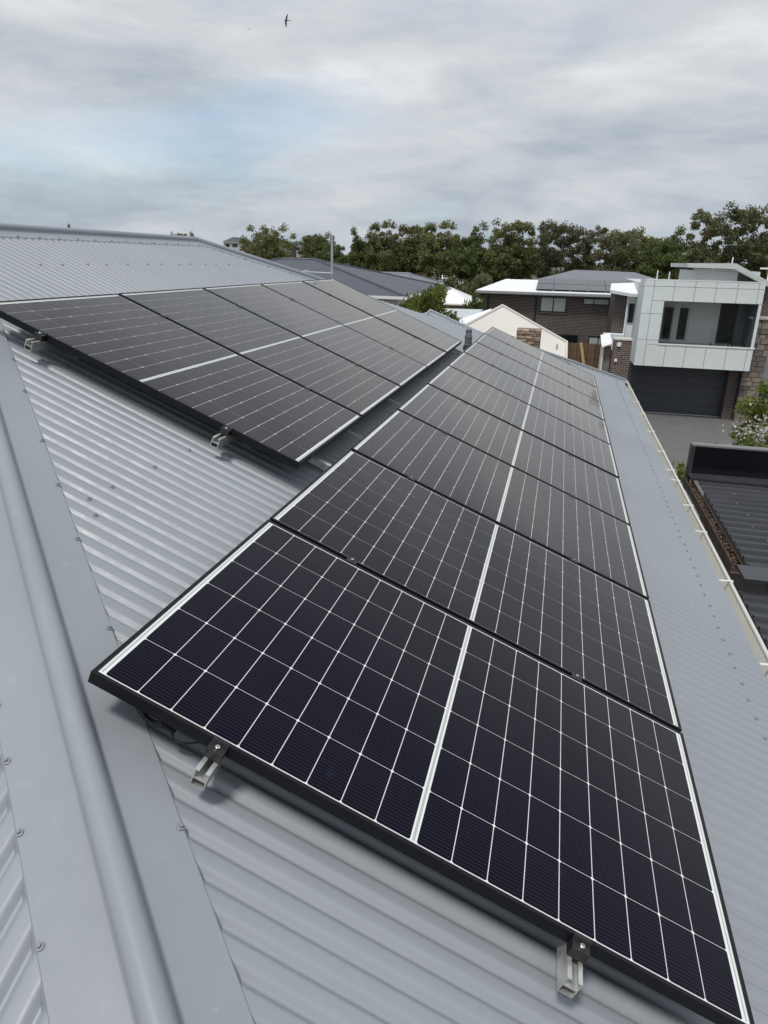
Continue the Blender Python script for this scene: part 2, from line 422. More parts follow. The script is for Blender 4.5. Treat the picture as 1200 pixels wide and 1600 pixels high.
# capping
hipcap, wl_h, wr_h, d_h = cap('hip_cap', P_ridge_n, P_eave_n + (P_eave_n-P_ridge_n).normalized()*0.03, HN_main, HN_near, house, M['cap'], flange=0.185, rad=0.033)
ridgecap, wl_r, wr_r, d_r = cap('ridge_cap', P_ridge_n + Vector((0, -0.02, 0)), P_ridge_f + Vector((0, 0.03, 0)), HN_main, HN_back, house, M['cap'], flange=0.15, rad=0.030)
FN = Vector((-0.28, 0.72, 1.75)).normalized()
for a, b in ((far[0], far[1]), (far[2], far[3])):
    dd = (b-a).normalized(); fnn = dd.cross(Vector((0, 0, 1))).normalized(); fnn = fnn if fnn.y > 0 else -fnn
    cap('hip_cap', a - dd*0.02, b + dd*0.06, HN_main, (fnn*0.36 + Vector((0, 0, 1))).normalized(), house, M['cap'], flange=0.14, rad=0.030)
# screws: hexagon head on a washer
sb = MB().lathe([(0.0095, 0.0), (0.0095, 0.0022), (0.0066, 0.0034)], 12)
sb.lathe([(0.0052, 0.003), (0.0052, 0.0085), (0.0040, 0.0095)], 6)
screw_me, _ = sb.mesh('roof_screw', M['screw'], center=False)
wb_ = MB().lathe([(0.0085, -0.002), (0.0085, 0.0006)], 12)
def q_for(n): return Vector(n).to_track_quat('Z', 'Y').to_euler()
eu_main, eu_near = q_for(HN_main), q_for(HN_near)
def crest(y): return round(y/0.076)*0.076
O0 = P_ridge_n.y
def main_screw(v, u, n=H0+0.001):
    inst('roof_screw', screw_me, house, RP(v + random.uniform(-.006, .006), u, n), eu_main)
def on_crest(u): return P_ridge_n.y + round((u-P_ridge_n.y)/0.076)*0.076
u = 1.1
while u < 12.6:                                    # the row above the gutter
    main_screw(2.345, on_crest(u)); u += 0.152
u = 3.15
while u < 6.6: main_screw(-2.6, on_crest(u)); u += 0.27
for u_, v_ in ((1.379, -0.593), (1.07, -0.6), (0.86, -0.601), (0.784, -0.52), (1.617, -0.596)): main_screw(v_, on_crest(u_))
for u_ in (1.9, 2.2, 7.6, 7.9, 8.2, 8.5): main_screw(-0.05, on_crest(u_))
# along both edges of the near hip cap
for t in (-1.549, -1.294, -0.96, -0.711, -0.456, -0.121, 0.388, 0.80, 1.20, 1.6):
    X = RP(t, 0, H0).x; u_ = HIPA - X + 0.215
    p = RP(t, u_ + 0.02, H0); 
    k = (Vector((p.x, p.y, p.z)) - P_ridge_n)
    s_ = k.dot(d_h); q = P_ridge_n + d_h*s_ + wl_h*0.163 + HN_main*0.005
    inst('roof_screw', screw_me, house, q, eu_main)
for s_ in (3.22, 3.62, 3.98, 4.22, 4.40, 4.60, 4.86, 5.1, 5.35, 5.6):
    q = P_ridge_n + d_h*s_ + wr_h*0.163 + HN_near*0.005
    inst('roof_screw', screw_me, house, q, eu_near)
for X_, Y_ in ((0.05, -0.62), (-0.10, -0.55), (-0.25, -0.50), (0.2, -0.75), (0.35, -0.92)):
    inst('roof_screw', screw_me, house, (X_, Y_, TT*(Y_-HIPA) + H0/CT + 0.001), eu_near)
u = 3.05
while u < 6.4:
    inst('roof_screw', screw_me, house, P_ridge_n + Vector((0, u - P_ridge_n.y, 0)) + wl_r*0.125 + HN_main*0.005, eu_main); u += 0.235
dd = (far[3]-far[2]).normalized()
for k in range(9):
    inst('roof_screw', screw_me, house, far[2] + dd*(0.9+0.3*k) + Vector((0.09, -0.09, 0.004 - 0.09*TT)), eu_main)
dd = (far[1]-far[0]).normalized()
for k in range(5):
    inst('roof_screw', screw_me, house, far[0] + dd*(0.25+0.32*k) + Vector((0.085, -0.085, 0.004 - 0.085*TT)), eu_main)

# gutter
gx = EX - 0.045
gp = [(gx, EZ-0.02), (gx, EZ-0.125), (gx+0.105, EZ-0.125), (gx+0.112, EZ-0.115), (gx+0.124, EZ-0.05)]
for i in range(9):
    t = R(200 - 250*i/8); gp.append((gx+0.133+0.013*math.cos(t), EZ-0.036+0.013*math.sin(t)))
inn = [(gx+0.128, EZ-0.045), (gx+0.121, EZ-0.052), (gx+0.109, EZ-0.112), (gx+0.103, EZ-0.121), (gx+0.003, EZ-0.121), (gx+0.003, EZ-0.02)]
gutter = MB().prism(gp + inn, NY-0.02, 13.12, 'y').build('gutter', M['gutter'], house, auto=40)
gutter['_o'] = tuple(gutter.location + house.location)
gs = MB().box(-0.068, 0.066, -0.011, 0.011, -0.001, 0.001); gs.box(0.066, 0.076, -0.011, 0.011, -0.016, 0.004)
strap_me, _ = gs.mesh('gutter_strap', mat('white strap', (0.72, 0.72, 0.69), 0.4), center=False)
for y in (-1.3, 0.2, 1.5, 2.61, 3.77, 4.79, 5.5, 6.35, 6.75, 7.59, 8.7, 9.91, 10.95, 12.1):
    inst('gutter_strap', strap_me, gutter, (gx+0.072, y, EZ-0.022), (0, R(random.uniform(-4, 4)), R(random.uniform(-10, 10))))
MB().box(EX-0.2, EX+0.09, 13.06, 13.09, EZ-0.13, EZ+0.0).build('gutter_end', M['gutter'], house)

# ================================================================== solar panels
PL, PW, PP = 1.762, 1.134, 1.154
FW = 0.011; FH = 0.034
def panel_proto():
    fb = MB()
    fb.box(0, PL, 0, FW, -FH, 0); fb.box(0, PL, PW-FW, PW, -FH, 0)
    fb.box(0, FW, FW, PW-FW, -FH, 0); fb.box(PL-FW, PL, FW, PW-FW, -FH, 0)
    fb.box(0.03, PL-0.03, FW, FW+0.02, -FH, -FH+0.002); fb.box(0.03, PL-0.03, PW-FW-0.02, PW-FW, -FH, -FH+0.002)
    me_f, c_f = fb.mesh('frame', M['frame'])
    sbm = MB().box(FW, PL-FW, FW, PW-FW, -0.0075, -0.0030); me_s, c_s = sbm.mesh('backsheet', M['sheet'])
    rs = MB().box(FW, PL-FW, FW, PW-FW, -0.0088, -0.0077); me_k, c_k = rs.mesh('shade_sheet', M['frame'])  # black sheet added under the laminate to deepen the shade below the panel
    jb = MB().box(PL/2-0.05, PL/2+0.05, PW*0.5-0.03, PW*0.5+0.03, -0.024, -0.0089); me_j, c_j = jb.mesh('junction_box', M['black_plastic'])
    cl, cw, ch = 0.0914, 0.1816, 0.0042
    a, b, c = cl/2, cw/2, ch
    me_c = bpy.data.meshes.new('solar_cell')
    me_c.from_pydata([(-a+c, -b, 0), (a-c, -b, 0), (a, -b+c, 0), (a, b-c, 0), (a-c, b, 0), (-a+c, b, 0), (-a, b-c, 0), (-a, -b+c, 0)], [], [tuple(range(8))])
    me_c.materials.append(M['cell']); me_c.update()
    rb = MB().box(-0.0035, 0.0035, -(PW/2-0.02), PW/2-0.02, -0.0001, 0.0001); me_r, _ = rb.mesh('ribbon', M['ribbon'])
    re = MB().box(-0.0022, 0.0022, -(PW/2-0.02), PW/2-0.02, -0.0001, 0.0001); me_re, _ = re.mesh('ribbon', M['ribbon'])
    return me_f, c_f, me_s, c_s, me_j, c_j, me_c, me_r, me_re, me_k, c_k
PM = panel_proto()
CPX = 0.0938
def solar_panel(v0, u0, label, group):
    e = bpy.data.objects.new('solar_module', None); col.objects.link(e); e.empty_display_size = 0.1
    e.location = RP(v0, u0, 0.0); e.rotation_euler = (R(random.uniform(-.10, .10)), TH + R(random.uniform(-.08, .08)), 0)
    tag(e, label, 'solar panel', group)
    me_f, c_f, me_s, c_s, me_j, c_j, me_c, me_r, me_re, me_k, c_k = PM
    for n, me, c in (('frame', me_f, c_f), ('backsheet', me_s, c_s), ('shade_sheet', me_k, c_k), ('junction_box', me_j, c_j)): inst(n, me, e, c)
    inst('ribbon', me_r, e, (PL/2, PW/2, -0.00275))
    inst('ribbon', me_re, e, (FW+0.0085, PW/2, -0.00275)); inst('ribbon', me_re, e, (PL-FW-0.0085, PW/2, -0.00275))
    half = PL/2
    for i in range(18):
        k = i-9 if i >= 9 else i-9
        x = half + (0.008 + CPX*(k+0.5) if i >= 9 else -0.008 + CPX*(k+0.5))
        for j in range(6):
            y = PW/2 + 0.1836*(j-2.5)
            inst('solar_cell', me_c, e, (x, y, -0.0024))
    return e
ORD = ['first', 'second', 'third', 'fourth', 'fifth', 'sixth', 'seventh', 'eighth', 'ninth']
for k in range(9):
    where = {0: 'end solar panel of the lower row, its corner over the hip cap, beside the gutter', 8: 'ninth and last solar panel of the nine-panel lower row beside the gutter'}.get(k, f'{ORD[k]} solar panel from the hip cap in the lower row beside the gutter')
    solar_panel(0.0, PP*k, where, 'solar panels of the lower row')
UV0, UU0 = -1.8749, 1.7828
for k in range(5):
    where = {0: 'end solar panel of the upper row nearest the hip cap with rail ends showing', 4: 'fifth and last solar panel of the upper row, below the antenna mast'}.get(k, f'{ORD[k]} solar panel from the hip cap in the upper row below the ridge')
    solar_panel(UV0, UU0 + PP*k, where, 'solar panels of the upper row')

# rails with clamps
rail_prof = [(-0.018, 0), (-0.018, -0.048), (0.018, -0.048), (0.018, -0.026), (0.013, -0.026), (0.013, -0.043), (-0.004, -0.043), (-0.004, -0.030), (-0.013, -0.022),
             (-0.013, -0.004), (-0.006, -0.004), (-0.006, -0.0), ]
def rail(v, ua, ub, joints, label):
    e = bpy.data.objects.new('mounting_rail', None); col.objects.link(e); e.empty_display_size = 0.1
    e.location = RP(v, ua, 0.0); e.rotation_euler = (0, TH, 0); tag(e, label, 'rail', 'panel mounting rails')
    L_ = ub-ua; z0 = -FH-0.001
    # two-chamber extrusion: open slot on top, closed box below
    def shell(prof_out, prof_in):
        mb = MB(); n = len(prof_out)
        vs = [(p[0], t, p[1]+z0) for t in (0, L_) for p in prof_out] + [(p[0], t, p[1]+z0) for t in (0, L_) for p in prof_in]
        fs = []
        for i in range(n):
            j = (i+1) % n
            fs += [(i, j, n+j, n+i), (2*n+j, 2*n+i, 3*n+i, 3*n+j), (j, i, 2*n+i, 2*n+j), (n+i, n+j, 3*n+j, 3*n+i)]
        return mb.add(vs, fs)
    o_ = [(-0.019, -0.024), (0.019, -0.024), (0.019, -0.050), (-0.019, -0.050)]; i_ = [(-0.016, -0.027), (0.016, -0.027), (0.016, -0.047), (-0.016, -0.047)]
    mb = shell(o_, i_)
    mb.box(-0.019, -0.0155, 0, L_, z0-0.0241, z0); mb.box(0.0155, 0.019, 0, L_, z0-0.0241, z0)
    mb.box(-0.0155, -0.008, 0, L_, z0-0.003, z0); mb.box(0.008, 0.0155, 0, L_, z0-0.003, z0)
    mb.build('rail_bar', M['alu'], e)
    # L feet standing on the crests
    u_ = ua + 0.33
    while u_ < ub-0.2:
        uc = on_crest(u_) - ua
        ft = MB().box(0.0192, 0.024, uc-0.02, uc+0.02, H0+0.003, z0-0.008); ft.box(0.024, 0.075, uc-0.02, uc+0.02, H0+0.0005, H0+0.0045)
        ft.build('foot', M['alu'], e); u_ += 1.22
    for (y, end) in joints:
        yy = y-ua
        if end:
            s = end                                  # +1: panel lies towards +u
            c = MB().prism([(-0.030*s, z0+0.001), (-0.030*s, -0.006), (-0.006*s, -0.006), (-0.002*s, 0.0032), (0.009*s, 0.0032), (0.009*s, 0.0008), (-0.0012*s, 0.0008), (-0.0012*s, -FH-0.0005)], -0.022, 0.022, 'x')
            co = MB(); co.v = [(p[0], p[1]+yy, p[2]) for p in c.v]; co.f = c.f
            o = co.build('end_clamp', M['clamp'], e); o['_o'] = tuple(o.location)
            bolt_y = yy - 0.018*s; bz = -0.006
        else:
            c = MB().box(-0.021, 0.021, yy-0.0195, yy+0.0195, 0.0008, 0.0042); c.box(-0.021, 0.021, yy-0.0085, yy+0.0085, z0, 0.0008)
            o = c.build('mid_clamp', M['clamp'], e); o['_o'] = tuple(o.location)
            bolt_y = yy; bz = 0.0042
        b_ = MB().lathe([(0.0066, bz), (0.0066, bz+0.007), (0.0055, bz+0.008), (0.0032, bz+0.008), (0.0032, bz+0.003)], 12, (0, bolt_y, 0))
        bo = b_.build('bolt', M['steel'], None, auto=35)
        c0 = Vector(bo.location); bo.parent = o; bo.location = c0 - Vector(o['_o'])
    return e
low_j = [(0.0, 1)] + [(PP*k-0.01, 0) for k in range(1, 9)] + [(PP*9-0.02, -1)]
rail(0.365, -0.075, PP*9+0.05, low_j, 'aluminium rail under the upslope half of the lower panel row')
rail(1.325, -0.085, PP*9+0.05, low_j, 'aluminium rail under the gutter-side half of the lower panel row')
up_j = [(UU0, 1)] + [(UU0+PP*k-0.01, 0) for k in range(1, 5)] + [(UU0+PP*5-0.02, -1)]
rail(-1.535, UU0-0.085, UU0+PP*5+0.05, up_j, 'aluminium rail under the ridge-side half of the upper panel row')
rail(-0.50, UU0-0.10, UU0+PP*5+0.05, up_j, 'aluminium rail under the downslope half of the upper panel row')
def cross_bar(u, label):
    e = MB().box(-1.80, -0.035, -0.017, 0.017, H0+0.016, H0+0.050)
    o = e.build('support_bar', M['alu'], None)
    c = Vector(o.location); o.location = RP(c.x, u, c.z); o.rotation_euler = (0, TH, 0)
    return tag(o, label, 'rail', 'support bars across the upper row')
cross_bar(2.17, 'short silver support bar poking out under the upper row corner near the hip')
cross_bar(7.42, 'short silver support bar poking out under the upper row beside the vent pipe')

# DC cable with connector hanging below the near end panel
cb_ = root('solar_cable', RP(0.18, 0.03, -0.10), 'black ribbed solar cable conduit hanging under the panel corner', 'cable')
pts = [RP(0.105 + 0.105*t, 0.056 - 0.024*t, -0.062 - 0.030*math.sin(math.pi*min(1, t*.9))) for t in np.linspace(0, 1, 24)]
MB().tube(pts, [0.0075 + (0.0026 if i % 2 else 0) for i in range(24)], 10).build('conduit', M['black_plastic'], cb_, smooth=True)
pe = pts[-1]
MB().tube([pe, pe + RP(0.032, -0.006, 0.000)], 0.0085, 8).build('connector', M['black_plastic'], cb_)
pts2 = [RP(0.245 + 0.10*t, 0.026 + 0.05*t*t, -0.095 + 0.045*t*t) for t in np.linspace(0, 1, 10)]
MB().tube([pe + RP(0.030, -0.006, 0.0)] + pts2, 0.0028, 6).build('wire', M['black_plastic'], cb_, smooth=True)

# ------------------------------------------------------------------ vent pipe and antenna mast on the roof
vp0 = RP(-0.03, 7.98, H0)
vp = root('vent_pipe', vp0, 'dark grey plumbing vent pipe with slotted cowl between the panel rows', 'vent pipe')
pm = mat('dark grey vent plastic', (0.10, 0.125, 0.135), 0.5, 0, 0.15, 20)
MB().lathe([(0.085, -0.03), (0.085, 0.0), (0.07, 0.015), (0.062, 0.05), (0.054, 0.075)], 20, vp0).build('flashing', mat('rubber boot', (0.025, 0.027, 0.03), 0.7), vp, auto=40)
MB().lathe([(0.052, 0.06), (0.052, 0.085), (0.047, 0.09), (0.047, 0.17)], 20, vp0).build('pipe', pm, vp, auto=40)
MB().lathe([(0.050, 0.165), (0.050, 0.185), (0.044, 0.19), (0.040, 0.215), (0.028, 0.235), (0.028, 0.245)], 20, vp0).build('cowl', pm, vp, auto=40)
for k in range(8):
    t = 2*math.pi*k/8
    MB().box(vp0.x+0.034*math.cos(t)-0.004, vp0.x+0.034*math.cos(t)+0.004, vp0.y+0.034*math.sin(t)-0.004, vp0.y+0.034*math.sin(t)+0.004, vp0.z+0.21, vp0.z+0.258).build('cowl_slat', pm, vp)
MB().lathe([(0.040, 0.256), (0.036, 0.268), (0.02, 0.275)], 20, vp0).build('cowl_cap', pm, vp, auto=40)
mx_, my_ = -2.09, 8.62
mz_ = 0.42
am = root('antenna_mast', (mx_, my_, mz_), 'thin galvanised antenna mast with side arm standing on the hip behind the panels', 'antenna mast')
galv = mat('galvanised tube', (0.46, 0.47, 0.47), 0.42, 0.6, 0.1, 20)
MB().tube([(mx_, my_, mz_), (mx_, my_, 1.245)], 0.017, 12).build('mast', galv, am, auto=40)
MB().tube([(mx_+0.01, my_-0.02, 0.758), (mx_-0.40, my_-0.02, 0.764)], 0.010, 8).build('arm', galv, am, auto=40)
MB().tube([(mx_-0.46, my_-0.02, 0.758), (mx_-0.34, my_-0.02, 0.772)], [0.012, 0.022], 10).build('antenna_head', galv, am, auto=40)
MB().tube([(mx_-0.36, my_-0.02, 0.765), (mx_-0.33, my_-0.02, 0.82)], 0.004, 6).build('element', galv, am)
MB().box(mx_-0.022, mx_+0.022, my_-0.035, my_+0.02, 0.745, 0.775).build('bracket', galv, am)

# ------------------------------------------------------------------ lower wing of the same house beyond the far hip
A_ = Vector((-1.98, 16.0, -0.18)); B_ = Vector((0.62, 13.1, -0.80))
wing_l = Vector((-4.2, 16.6, -1.05))
n_w = (B_-A_).cross(Vector((-0.2, -1.0, -0.42)))
dw = Vector((-0.25, -1.0, -0.40))
corrugated([A_, B_, B_ + dw*0.4, A_ + dw*3.6], dw, m=M['roof_far'], parent=house, per=6)
corrugated([A_, A_ + dw*3.6, A_ + dw*3.6 + Vector((-2.4, 0.4, -0.6)), A_ + Vector((-2.4, 0.4, -0.6))], (-1, -0.1, -0.3), m=M['roof_far'], parent=house, per=6)
cap('hip_cap', A_, B_, Vector((-0.1, -0.38, 0.92)), Vector((0.38, 0.3, 0.9)), house, M['cap'], flange=0.14, rad=0.03)
cap('hip_cap', A_, A_ + dw*3.0, Vector((0.1, -0.38, 0.92)), Vector((-0.35, 0.0, 0.93)), house, M['cap'], flange=0.12, rad=0.03)
MB().slab([A_ + Vector((0.02, 0.02, -0.04)), B_ + Vector((0.02, 0.02, -0.04)), (1.4, 17.0, -1.5), (-2.0, 19.0, -1.3)], 0.02).build('roof_sheet', M['roof_far'], house)
MB().box(-4.0, 1.0, 13.2, 18.0, GROUND, -1.75).build('wall', wallm, house)
for k in range(4):
    p = A_ + dw*(0.55+0.09*k) + (B_-A_).normalized()*0.12
    inst('roof_screw', screw_me, house, p + Vector((0, 0, 0.004)), q_for((0, -.38, .92)), (2, 2, 2))

# ================================================================== ground
gm = mat('dry lawn and soil', (0.075, 0.085, 0.040), 0.95, 0, 0.3, 0.35, c2=(0.13, 0.115, 0.07), bump=0.3, bscale=6)
g = MB()
gxs = [-1800, -700, -300, -120, 0, 120, 300, 700, 1800]; gys = [-600, -100, 0, 60, 120, 250, 400, 700, 1200, 2600]
def gz(x, y):
    h = 0.0
    if y > 150: h += 7.5*math.exp(-((x+190)/140)**2)*min(1, (y-150)/180)
    return GROUND + h
nx, ny = 73, 81
vx = [-1800 + 3600*i/(nx-1) for i in range(nx)]; vy = [-400 + 3000*j/(ny-1) for j in range(ny)]
g.add([(x, y, gz(x, y)) for y in vy for x in vx], [(j*nx+i, j*nx+i+1, (j+1)*nx+i+1, (j+1)*nx+i) for j in range(ny-1) for i in range(nx-1)])
tag(g.build('ground', gm, None, smooth=True), kind='structure')
dm = mat('grey concrete driveway', (0.135, 0.13, 0.128), 0.75, 0, 0.10, 1.2, bump=0.15, bscale=60, detail=8)
dw_ = MB().box(3.6, 10.6, 19.0, 37.6, GROUND+0.004, GROUND+0.02)
tag(dw_.build('driveway', dm), kind='structure')
road = MB().box(-60, 60, 61, 68, GROUND+0.004, GROUND+0.03)
tag(road.build('road', mat('asphalt', (0.05, 0.05, 0.052), 0.9, 0, 0.15, 2)), kind='structure')

# ================================================================== neighbour's low dark roof beside the gutter
NZ = -2.5
dark = mat('charcoal roof steel', (0.032, 0.034, 0.040), 0.42, 0, 0.15, 1.2, rvar=0.08)
darkf = mat('charcoal flashing', (0.040, 0.042, 0.050), 0.38, 0, 0.12, 2, rvar=0.06)
nb = root('charcoal_roof_annex', (5.5, 9.0, GROUND), 'low annex with charcoal ribbed metal roof right below the white gutter', 'building')
corrugated([(3.62, 7.62, NZ-0.01), (3.62, 11.55, NZ-0.01), (9.2, 11.55, NZ-0.09), (9.2, 7.62, NZ-0.09)], (1, 0, -0.014), pitch=0.27, depth=0.038, per=40, name='roof_sheet', m=dark, parent=nb, shape='trap')
corrugated([(3.40, 2.0, NZ-0.10), (3.40, 7.18, NZ-0.10), (9.2, 7.18, NZ-0.18), (9.2, 2.0, NZ-0.18)], (1, 0, -0.014), pitch=0.27, depth=0.038, per=40, name='roof_sheet', m=dark, parent=nb, shape='trap')
MB().box(3.45, 9.2, 7.20, 7.64, NZ-0.03, NZ+0.012).build('flashing', darkf, nb)
MB().box(3.50, 9.2, 11.50, 11.86, NZ-0.02, NZ+0.018).build('flashing', darkf, nb)
blackp = mat('gloss black panel', (0.006, 0.006, 0.008), 0.13, 0, 0.3, 1.5, rvar=0.05)
MB().box(3.56, 9.2, 11.87, 11.93, NZ+0.0, NZ+0.50).build('parapet_panel', blackp, nb)
MB().box(3.50, 9.2, 11.862, 12.06, NZ+0.502, NZ+0.53).build('parapet_cap', mat('grey cap', (0.17, 0.175, 0.18), 0.45), nb)
MB().box(3.49, 3.555, 11.865, 12.05, NZ-0.3, NZ+0.50).build('parapet_end', darkf, nb)
MB().box(3.85, 9.1, 2.1, 12.0, GROUND, NZ-0.24).build('wall', mat('annex wall', (0.25, 0.25, 0.25), 0.8), nb)
for y in (8.1, 8.65, 9.2, 9.74, 10.28, 10.8):
    for x in (4.0, 4.6, 5.2):
        inst('roof_screw', screw_me, nb, (x + random.uniform(-.05, .05), y, NZ+0.0), (0, 0, 0), (1.3, 1.3, 1.3))
# its leaf-choked gutter
ng = MB().prism([(3.42, NZ-0.02), (3.42, NZ-0.16), (3.56, NZ-0.16), (3.56, NZ-0.04), (3.553, NZ-0.04), (3.553, NZ-0.153), (3.427, NZ-0.153), (3.427, NZ-0.02)], 7.75, 11.75, 'y').build('gutter', mat('rusty brown gutter', (0.085, 0.06, 0.045), 0.7, 0, 0.4, 6), nb)
lm_ = mat('dead leaves', (0.07, 0.045, 0.03), 0.9, 0, 0.5, 9, c2=(0.17, 0.12, 0.085))
def litter(name, box, n, size, m, label, seed):
    rr = random.Random(seed); mb = MB()
    for _ in range(n):
        c = Vector((rr.uniform(box[0], box[1]), rr.uniform(box[2], box[3]), rr.uniform(box[4], box[5])))
        a = Vector((rr.uniform(-1, 1), rr.uniform(-1, 1), rr.uniform(-.4, .4))).normalized(); b = a.cross(Vector((rr.uniform(-.3, .3), rr.uniform(-.3, .3), 1))).normalized()
        s = size*rr.uniform(.5, 1.3)
        mb.add([c-a*s, c-b*s*.3+Vector((0, 0, s*.12)), c+a*s, c+b*s*.3+Vector((0, 0, s*.12))], [(0, 1, 2, 3)])
    return tag(mb.build(name, m), label, 'leaf litter', None, 'stuff')
litter('leaf_litter', (3.43, 3.55, 7.8, 11.7, NZ-0.15, NZ-0.05), 1500, 0.028, lm_, 'brown dead leaves choking the annex gutter', 3)
rr = random.Random(11); mb = MB()
for (y0, y1, n) in ((4.7, 6.6, 150), (2.4, 2.8, 14), (3.6, 4.0, 16), (7.4, 7.9, 24), (9.6, 10.1, 10)):
    for _ in range(n):
        c = Vector((gx + 0.004 + rr.random()**1.6*0.06, rr.uniform(y0, y1), EZ-0.118 + rr.random()*0.03)); a = Vector((rr.uniform(-1, 1), rr.uniform(-1, 1), rr.uniform(-.3, .3))).normalized(); b = a.cross(Vector((0, 0, 1))).normalized(); s = rr.uniform(.008, .02)
        mb.add([c-a*s, c-b*s*.35, c+a*s, c+b*s*.35], [(0, 1, 2, 3)])
tag(mb.build('leaf_litter', lm_), 'dead leaves lying in the white house gutter', 'leaf litter', None, 'stuff')

# ================================================================== shared materials for the street
brick_dark = brick_mat('dark brown brick', (0.050, 0.033, 0.028), (0.085, 0.055, 0.045), (0.26, 0.24, 0.225))
brick_mid = brick_mat('brown brick', (0.075, 0.042, 0.033), (0.13, 0.078, 0.060), (0.30, 0.28, 0.26))
brick_tan = brick_mat('tan brick', (0.24, 0.13, 0.08), (0.30, 0.19, 0.12), (0.35, 0.33, 0.30))
white = mat('white paint', (0.78, 0.79, 0.78), 0.5, 0, 0.04, 2)
whiteroof = mat('white and glare-white roof steel', (0.82, 0.83, 0.83), 0.45, 0, 0.04, 1.0)  # plain white; on the brick house it holds painted-in sky glare
clad = mat('pale grey-green cladding', (0.70, 0.745, 0.74), 0.55, 0, 0.05, 1.3, rvar=0.06)
cladd = mat('grey board cladding', (0.55, 0.575, 0.58), 0.6, 0, 0.06, 2)
joint = mat('dark joint', (0.10, 0.11, 0.11), 0.8)
wglass = glassy('window glass', (0.012, 0.016, 0.02), 0.05, 0.6)
blind = mat('pale blind behind glass', (0.46, 0.50, 0.48), 0.25, 0, 0.05, 2, spec=0.6)
winframe = mat('black window frame', (0.012, 0.012, 0.013), 0.4)
garage_m = mat('charcoal garage door', (0.048, 0.053, 0.066), 0.5, 0, 0.12, 1.0)
grey_roof = mat('mid grey roof', (0.17, 0.18, 0.20), 0.5, 0, 0.08, 1.0)
slate_roof = mat('charcoal roof', (0.068, 0.074, 0.092), 0.5, 0, 0.08, 0.8)
def win(parent, x0, x1, z0, z1, y, mull=(), pane=None, fw=0.05, depth=0.08):
    """window in a wall that faces -Y: frame bars, mullions and a pane each its own piece"""
    xs = [x0] + list(mull) + [x1]
    w = MB()
    w.box(x0, x1, y-depth*.3, y+depth, z1-fw, z1); w.box(x0, x1, y-depth*.3, y+depth, z0, z0+fw)
    for i, x in enumerate(xs):
        a = x if i == 0 else (x-fw if i == len(xs)-1 else x-fw/2)
        w.box(a, a+fw, y-depth*.3, y+depth, z0+fw, z1-fw)
    o = w.build('window', winframe, parent); o['_o'] = tuple(Vector(o.location) + Vector(parent['_o']))
    for i in range(len(xs)-1):
        p = pane[i] if pane else wglass
        MB().box(xs[i]+fw*.5, xs[i+1]-fw*.5, y+0.004, y+0.012, z0+fw*.5, z1-fw*.5).build('pane', p, o)
    return o

# ================================================================== modern house with boxed balcony
mh = root('modern_house', (8.0, 42.0, GROUND), 'modern two-storey house with pale panelled balcony box over a dark garage door', 'house')
FY = 36.0
MB().box(4.80, 12.6, 38.2, 50.0, GROUND, 0.12).build('wall', cladd, mh)
BX0, BX1, BZ0, BZ1 = 4.72, 9.95, -3.65, 0.33
OX0, OX1, OZ0, OZ1 = 5.70, 9.80, -2.60, -0.60
core = MB()
core.box(BX0+.02, BX1-.02, FY+.03, FY+.16, OZ1+.02, BZ1-.02); core.box(BX0+.02, BX1-.02, FY+.03, FY+.16, BZ0+.02, OZ0-.02)
core.box(BX0+.02, OX0-.02, FY+.03, FY+.16, OZ0-.02, OZ1+.02); core.box(OX1+.02, BX1-.02, FY+.03, FY+.16, OZ0-.02, OZ1+.02)
core.box(BX0+.02, BX0+.14, FY+.16, 38.2, BZ0+.02, BZ1-.02); core.box(BX1-.14, BX1-.02, FY+.16, 38.2, BZ0+.02, BZ1-.02)
core.build('balcony_core', joint, mh)
XS = [BX0, 5.15, 6.06, 6.97, 7.88, 8.80, 9.69, BX1]
gp_ = 0.009
def cpanel(x0, x1, z0, z1): MB().box(x0+gp_, x1-gp_, FY, FY+.029, z0+gp_, z1-gp_).build('cladding_panel', clad, mh)
for i in range(7):
    cpanel(XS[i], XS[i+1], 0.05, BZ1); cpanel(XS[i], XS[i+1], BZ0, OZ0-.02 if i else -2.41)
    if i: cpanel(max(XS[i], 5.15), XS[i+1], OZ1, 0.05)
for a, b in ((BX0, 5.15), (5.15, OX0)):
    cpanel(a, b, -1.19, OZ1 if a > 5 else 0.05); cpanel(a, b, -2.41, -1.19)
cpanel(5.15, OX0, OZ0-.02, -2.41)
cpanel(OX1, BX1, OZ0-.02, OZ1)
for z0, z1 in ((BZ0, -2.41), (-2.41, 0.0), (0.0, BZ1)):                   # left return
    MB().box(BX0, BX0+.019, FY+.03, 38.2, z0+gp_, z1-gp_).build('cladding_panel', clad, mh)
MB().box(BX0-.01, BX1+.01, FY-.01, FY+.22, BZ1, BZ1+.035).build('parapet_cap', white, mh)
MB().box(OX0-.02, BX1+.06, FY-.03, FY+.2, OZ0-.019, OZ0+.03).build('sill', white, mh)
MB().box(BX0+.02, BX1-.02, FY+.16, 38.2, BZ0+.02, BZ0+.06).build('soffit', mat('soffit grey', (0.35, 0.37, 0.37), 0.7), mh)
MB().box(BX0+.14, BX1-.14, FY+.16, 38.2, OZ0-.12, OZ0-.06).build('balcony_floor', cladd, mh)
MB().box(BX0+.14, BX1-.14, FY+.16, 38.2, OZ1-.02, OZ1+.06).build('balcony_ceiling', cladd, mh)
bwm = mat('ribbed balcony wall', (0.68, 0.71, 0.715), 0.55, 0, 0.05, 2)
x = 5.5
while x < 8.58:                                                             # battens of the ribbed wall
    blocked = (6.0 < x < 6.5) or (6.72 < x < 7.2)
    if not blocked: MB().box(x, x+0.055, 38.13, 38.19, OZ0-.06, OZ1).build('batten', bwm, mh)
    x += 0.085
